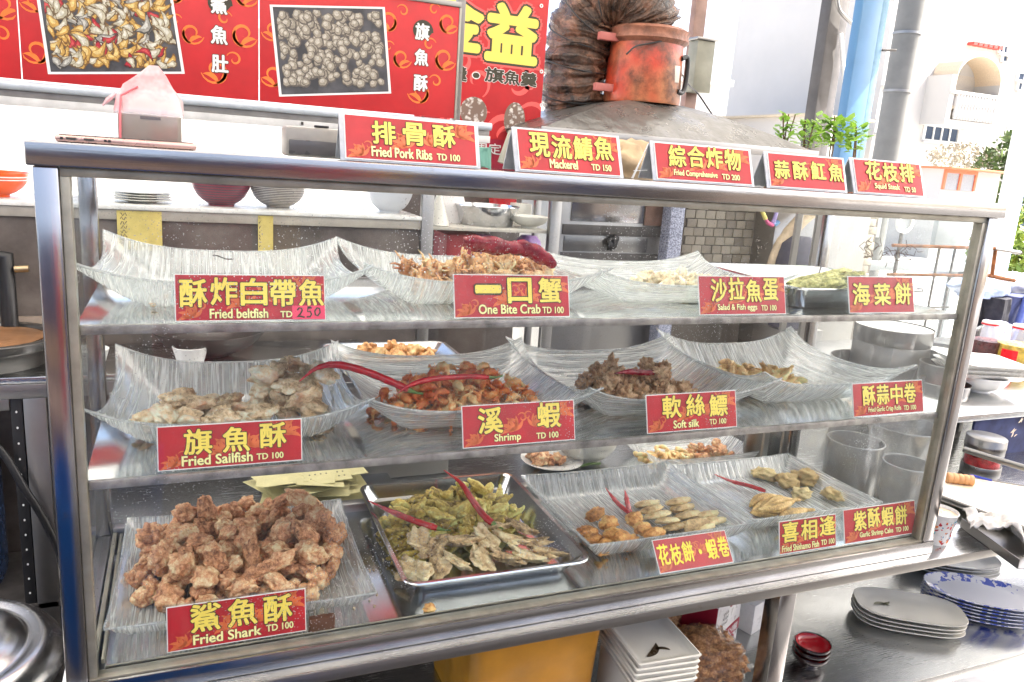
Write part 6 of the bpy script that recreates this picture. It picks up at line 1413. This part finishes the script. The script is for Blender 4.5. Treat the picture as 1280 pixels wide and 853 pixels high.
# ------------------------------------------------------------------ far: building, kiosk, car, greenery
YF = 22.0
bm_w = plain('white_rendered_wall', (.46, .445, .42), .8, 0, .04, .5); gl_ = plain('window_glass_dark', (.03, .05, .09), .7)
F = lambda px, py, y=YF: at(px, py, y=y)
bl = thing('apartment_building', 'white apartment building with arched balcony and hooded windows at the upper right', 'building', (28, YF+3, -.85))
xl_ = F(1094, 150).x; 
put('wall', box(xl_, 48, YF, YF+9, -.85, 12.5, 0), bm_w, bl)
put('parapet', box(xl_-.2, 48, YF-.25, YF-.01, 11.8, 12.7, .02), bm_w, bl)
def win(x0, x1, y0, y1, n_=2, tr=False, frame=M['white']):
    a_, b_ = F(x0, y1), F(x1, y0); c_ = F((x0+x1)/2, (y0+y1)/2); hw_ = (b_.x-a_.x)/2; hh = abs(F(c_ and (x0+x1)/2, y0).z-F((x0+x1)/2, y1).z)/2
    X0, X1, Z0_, Z1_ = c_.x-hw_, c_.x+hw_, c_.z-hh, c_.z+hh; d = .06
    f = put('window', boxes([(X0-d, X1+d, YF-.10, YF-.005, Z1_, Z1_+d), (X0-d, X1+d, YF-.10, YF-.005, Z0_-d, Z0_), (X0-d, X0, YF-.10, YF-.005, Z0_, Z1_), (X1, X1+d, YF-.10, YF-.005, Z0_, Z1_)]+[(X0+(X1-X0)*i/n_-.03, X0+(X1-X0)*i/n_+.03, YF-.09, YF-.006, Z0_, Z1_) for i in range(1, n_)]+([(X0, X1, YF-.085, YF-.0065, Z0_+(Z1_-Z0_)*.68-.025, Z0_+(Z1_-Z0_)*.68+.025)] if tr else [])), frame, bl)
    for i in range(n_): put('pane', box(X0+(X1-X0)*i/n_+.03, X0+(X1-X0)*(i+1)/n_-.03, YF-.045, YF-.030, Z0_, Z1_, 0), gl_, f)
    put('sill', box(X0-.15, X1+.15, YF-.22, YF-.101, Z0_-.14, Z0_-.061, .01), bm_w, f); return X0, X1, Z0_, Z1_
X0, X1, Z0_, Z1_ = win(1153, 1199, 151, 176, 4, True)
def arch(X0, X1, Z, rise, d=.45, wd=.12):
    vs, fs = [], []
    for i in range(17):
        a = math.pi*i/16; x = (X0+X1)/2-(X1-X0)/2*math.cos(a); z = Z+rise*math.sin(a)
        vs += [(x, YF-d, z), (x, YF-d, z+wd), (x, YF-.004, z+wd), (x, YF-.004, z)]
    for i in range(16):
        for j in range(4): k = (j+1) % 4; fs.append((i*4+j, i*4+k, (i+1)*4+k, (i+1)*4+j))
    fs += [(3, 2, 1, 0), (64, 65, 66, 67)]; return mesh_from(vs, fs)
put('window_hood', arch(X0-.15, X1+.2, Z1_+.08, .35), plain('cream_trim', (.62, .55, .42), .8), bl)
for w__ in ((1247, 1258, 58, 66), (1251, 1258, 70, 77), (1231, 1247, 117, 124), (1230, 1236, 127, 134), (1238, 1245, 127, 134), (1270, 1288, 93, 101), (1270, 1288, 105, 113), (1257, 1262, 159, 173), (1265, 1272, 159, 173), (1103, 1111, 89, 105), (1094, 1098, 149, 164), (1100, 1104, 149, 164)): win(*w__, 2 if w__[1]-w__[0] > 9 else 1)
# arched balcony
q0, q1 = F(1163, 116), F(1216, 112); zb = q0.z; zt = F(1185, 92).z
dk = plain('balcony_shade_wall', (.50, .45, .38), .8)
put('balcony_recess', box(q0.x, q1.x, YF-.006, YF-.002, zb, zt, 0), dk, bl)
put('balcony_arch', arch(q0.x-.05, q1.x+.05, zt-.35, .9, 1.1, .16), plain('tan_arch', (.62, .50, .36), .8), bl)
for u in (q0.x-.3, q1.x+.051): put('balcony_side', box(u, u+.249, YF-1.1, YF-.003, zb-1.0, zt-.2, 0), bm_w, bl)
put('balcony_floor', box(q0.x-.3, q1.x+.3, YF-1.1, YF-.003, zb-1.2, zb-1.001, 0), bm_w, bl)
put('balcony_rail', box(q0.x-.3, q1.x+.3, YF-1.2, YF-1.11, zb-.1, zb+.02, .01), bm_w, bl)
bal = lathe([(.05, 0), (.09, .2), (.06, .45), (.09, .65), (.05, .88)], 8); bal.materials.append(bm_w)
for i in range(14): put('baluster', bal, None, bl, (q0.x+.1+(q1.x-q0.x-.2)*i/13, YF-1.15, zb-.99))
put('red_eave', boxes([(F(1209, 55).x+.28*i, F(1209, 55).x+.28*i+.2, YF-.3, YF-.005, F(1209, 57).z, F(1209, 53).z) for i in range(6)]), plain('red_tile', (.5, .06, .05), .6), bl)
b2 = thing('small_house', 'pale small house behind the leftmost plants', 'building', (20.8, YF, -.85))
u0, u1 = F(987, 165), F(1022, 165); put('wall', box(u0.x, u1.x+1.2, YF-1, YF+4, -.85, F(990, 146).z, 0), bm_w, b2)
put('roof', box(u0.x-.2, u1.x+1.4, YF-1.2, YF+4.2, F(990, 146).z+.002, F(990, 143).z, 0), plain('cream_roof', (.5, .42, .3), .8), b2)
f = put('window', box(F(1002, 165).x, F(1012, 165).x, YF-1.06, YF-1.001, F(1005, 182).z, F(1005, 168).z, 0), M['white'], b2); put('pane', box(F(1003, 165).x, F(1011, 165).x, YF-1.08, YF-1.061, F(1005, 181).z, F(1005, 169).z, 0), gl_, f)
# kiosk
YK = 12.0; K = lambda px, py: at(px, py, y=YK)
rk = plain('orange_red_frame', (.62, .16, .07), .6); a_, b_ = K(1174, 246), K(1252, 214)
kk = thing('roadside_kiosk', 'low white kiosk with orange-red window frame at the right', 'kiosk', ((a_.x+b_.x)/2, YK+1, -.85))
put('wall', box(a_.x, b_.x, YK, YK+2, -.85, K(1200, 213).z, 0), bm_w, kk); put('roof', box(a_.x-.15, b_.x+.15, YK-.3, YK+2.2, K(1200, 213).z+.002, K(1200, 212).z+.03, .01), rk, kk)
wz0, wz1 = K(1195, 238).z, K(1195, 217).z; w0, w1 = a_.x+.05, K(1216, 225).x
wf = put('window', boxes([(w0-.06, w0, YK-.06, YK-.004, wz0, wz1), (w1, w1+.06, YK-.06, YK-.004, wz0, wz1), ((w0+w1)/2-.04, (w0+w1)/2+.04, YK-.06, YK-.004, wz0, wz1), (w0-.06, w1+.06, YK-.06, YK-.004, wz1, wz1+.08)]), rk, kk)
for i in range(2): put('pane', box([w0, (w0+w1)/2+.041][i], [(w0+w1)/2-.041, w1][i], YK-.03, YK-.02, wz0, wz1, 0), plain('kiosk_glass', (.30, .32, .33), .2), wf)
# hedges
gh = N('hedge_leaves'); gh.set(Base_Color=gh.ramp(gh.noise(3, 3), [(.3, (.05, .09, .02)), (.7, (.14, .20, .05))]), Roughness=.6)
yh = N('yellow_green_leaves'); yh.set(Base_Color=yh.ramp(yh.noise(5, 3), [(.35, (.09, .16, .02)), (.6, (.25, .32, .03)), (.75, (.55, .36, .03))]), Roughness=.6)
def hedge(label, c, sx, sy, sz, n_, size, mat, seed, cat='hedge', name='hedge'):
    g = random.Random(seed); vs, fs = [], []
    for i in range(n_):
        while True:
            p = Vector((g.uniform(-1, 1), g.uniform(-1, 1), g.uniform(-1, 1)))
            if p.length < 1 and noise.noise(p*2.2+Vector((seed, 0, 0))) > -.18: break
        p = Vector((p.x*sx, p.y*sy, p.z*sz)); a_ = Vector((g.gauss(0, 1), g.gauss(0, 1), g.gauss(0, 1))).normalized(); b_ = a_.cross(Vector((g.gauss(0, 1), 1, g.gauss(0, 1)))).normalized(); s_ = size*g.uniform(.6, 1.4)
        o = len(vs); vs += [p-a_*s_, p-b_*s_*.45, p+a_*s_, p+b_*s_*.45]; fs.append((o, o+1, o+2, o+3))
    t = thing(name, label, cat, c); put('leaves', mesh_from(vs, fs), mat, t, local=True)
    for k in range(5): put('trunk', tube([(g.uniform(-.3, .3)*sx, 0, -c[2]-.85), (g.uniform(-.5, .5)*sx, g.uniform(-.3, .3)*sy, sz*.3)], [.02+.02*sz, .01], 6), plain('bark', (.10, .07, .05), .9), t, local=True)
q = at(1272, 222, y=14); hedge('dark green bush behind the white car at the right edge', tuple(q), 1.3, 1.0, 1.3, 2600, .10, gh.m, 3, 'bush', 'bush')
q = at(1215, 199, y=15); hedge('dry creeper growing over the kiosk roof', tuple(q), 1.7, .8, .45, 1200, .06, plain('dry_creeper', (.32, .28, .20), .8), 4, 'creeper', 'creeper')
q = at(1275, 315, y=4.2); hedge('yellow-green shrub right of the white pole', tuple(q), .55, .4, .45, 2400, .035, yh.m, 6, 'shrub', 'shrub')
q = at(1248, 320, y=4.4); hedge('yellow-green shrub left of the white pole behind the rusty bracket', tuple(q), .25, .3, .35, 900, .035, yh.m, 7, 'shrub', 'shrub')
# white pole with a blue stripe
q = at(1252, 300, y=3.2); t = thing('white_pole', 'thick white pole with a pale blue stripe at the right edge', 'pole', (q.x, 3.2, -.85))
put('pole_shaft', lathe([(0, 0), (.075, 0), (.075, 2.705), (0, 2.705)], 28), M['white'], t, (q.x, 3.2, -.85)); put('stripe', box(-.012, .02, -.0785, -.0735, .1, 2.70, .001), plain('pale_blue_stripe', (.35, .52, .80), .4), t, (q.x, 3.2, -.85), (0, 0, .35))
# parked car
def lo(P): return P
YC = 9.0; q = at(1262, 262, y=YC)
car = thing('parked_car', 'white parked car partly visible at the right edge', 'car', (q.x+1.6, YC, -.85))
prof = [(-2.1, .25), (-2.12, .55), (-2.0, .80), (-1.25, .93), (-.75, 1.38), (.75, 1.42), (1.45, 1.0), (2.0, .92), (2.12, .6), (2.1, .25)]
def carloop(y, s_, zsh): return [(x*s_, y, .25+(z-.25)*zsh) for x, z in prof]
cm = plain('white_car_paint', (.75, .76, .78), .15)
put('body', loft([carloop(-.85, .95, .90), carloop(-.80, .985, .97), carloop(-.6, 1, 1), carloop(.6, 1, 1), carloop(.80, .985, .97), carloop(.85, .95, .90)], angle=R(25)), cm, car, local=True)
for y in (-.842, .842):
    put('side_window', mesh_from([(x, y*1.018, z) for x, z in ((-1.1, .93), (-.68, 1.24), (.65, 1.27), (1.2, .97))], [(0, 1, 2, 3)]), gl_, car, local=True)
    for x in (-1.35, 1.35):
        wh = put('wheel', lathe([(0, -.09), (.19, -.09), (.30, -.085), (.32, -.06), (.32, .06), (.30, .085), (.19, .09), (0, .09)], 28), M['black'], car, (x, y*.93, .32), (R(90), 0, 0), local=True)
        put('rim', lathe([(0, .094), (.18, .094), (.185, .09)], 20), M['pot'], wh, local=True); put('rim', lathe([(0, -.094), (.18, -.094), (.185, -.09)], 20), M['pot'], wh, local=True)
put('windscreen', mesh_from([(-1.22, -.68, .955), (-1.22, .68, .955), (-.77, .60, 1.375), (-.77, -.60, 1.375)], [(0, 1, 2, 3)]), gl_, car, (-.012, 0, .01), local=True)
for y in (-.6, .6): put('headlight', box(-2.13, -2.02, y-.14, y+.14, .62, .74, .02), plain('lamp_glass', (.6, .62, .65), .05), car, local=True)

tag(put('added_blue_tub', loft([L3(rrect(.22, .22, .05), -.8455), L3(rrect(.25, .25, .06), -.12), L3(rrect(.262, .262, .06), -.118), L3(rrect(.262, .262, .06), -.10), L3(rrect(.24, .24, .05), -.10), L3(rrect(.21, .21, .04), -.80)]), plain('deep_blue_plastic', (.01, .09, .34), .4), None, (-.17, -.86, 0)), 'deep blue tub in front of the case, mirrored in the foot of its left post', 'tub')  # added out of view only for its blue reflection in the left post
# unseen coloured slabs added behind the photographer, mirrored in the steel posts and top beam
for i, (x0, x1, z0, z1, c_) in enumerate(((-1.7, -.02, -.85, -.62, (.46, .32, .26)), (-1.7, -.02, -.617, -.45, (.07, .045, .06)), (-1.7, -.02, -.447, -.10, (.48, .34, .28)), (-1.7, -.02, -.097, .02, (.04, .04, .09)), (-1.7, -.02, .023, .28, (.42, .27, .17)), (-1.7, -.02, .283, 1.0, (.06, .055, .11)),
    (.02, .42, -.4, 1.0, (.36, .03, .05)), (.50, .62, .1, 1.0, (.55, .34, .02)), (.72, 1.25, -.5, 1.0, (.04, .06, .14)), (1.30, 1.5, -.3, 1.0, (.45, .30, .24)), (1.55, 2.05, -.5, 1.0, (.03, .045, .11)), (2.15, 2.9, -.85, 1.0, (.10, .075, .065)), (3.0, 4.6, -.85, .9, (.42, .34, .28)))):
    struct('added_colour_slab', box(x0, x1, -2.6, -2.5, z0, z1, 0), plain('added_slab_colour', c_, .8, 0, .3, 3))
# ------------------------------------------------------------------ unseen shop fronts and awnings added behind the photographer, mirrored in the steel
fc = [(-14, -8.5, (.55, .50, .42)), (-8.4, -4, (.30, .30, .34)), (-3.9, 1, (.60, .52, .44)), (1.1, 6, (.42, .42, .45)), (6.1, 12, (.62, .58, .50)), (12.1, 20, (.38, .36, .36))]
for i, (a_, b_, c_) in enumerate(fc): struct('added_facade', box(a_, b_, -18, -14.2, -.85, 1.2+.9*(i % 3), 0), plain('facade_paint', tuple(q*.42 for q in c_), .8, 0, .08, 1.5))
for i, (x, c_) in enumerate(((-6.2, (.55, .05, .05)), (-3.2, (.12, .12, .30)), (-1.4, (.65, .42, .04)), (.4, (.10, .14, .26)), (2.6, (.35, .28, .22)), (4.5, (.5, .06, .05)))): struct('added_awning', box(x*1.7-1, x*1.7+1, -14.19, -13, .6, .95, .01), plain('awning_cloth', c_, .8))

for o in list(COL.objects):
    if o.parent and o.name.split('.')[0] in ('flourish', 'cup_print', 'lettering_outline', 'lettering', 'small_lettering', 'small_lettering_outline', 'carton_lettering', 'paper_lettering', 'sticker_lettering', 'slot_hole', 'leaf_print', 'fish_print', 'bird_print', 'ink_ring', 'printed_code', 'red_eave', 'lettering_glow', 'strip_lettering', 'script_lettering'): o['kind'] = 'stuff'

t = thing('white_backdrop', 'long low white building far behind the ledge and the red food banners', 'building', (4, 24, -.85))
put('wall', box(-22, 17, 22, 30, -.85, 3.6, 0), bm_w, t); put('roof', box(-22.3, 17.3, 21.7, 30.3, 3.601, 3.8, 0), plain('pale_flat_roof', (.6, .6, .58), .8), t)  # added backdrop that keeps the opening above the ledge bright white
for i in range(10): 
    f = put('window', box(-20+3.6*i, -18.6+3.6*i, 21.93, 21.995, .9, 2.3, .01), M['white'], t); put('pane', box(-19.9+3.6*i, -18.7+3.6*i, 21.9, 21.929, 1.0, 2.2, 0), plain('pale_glass', (.42, .45, .48), .2), f)
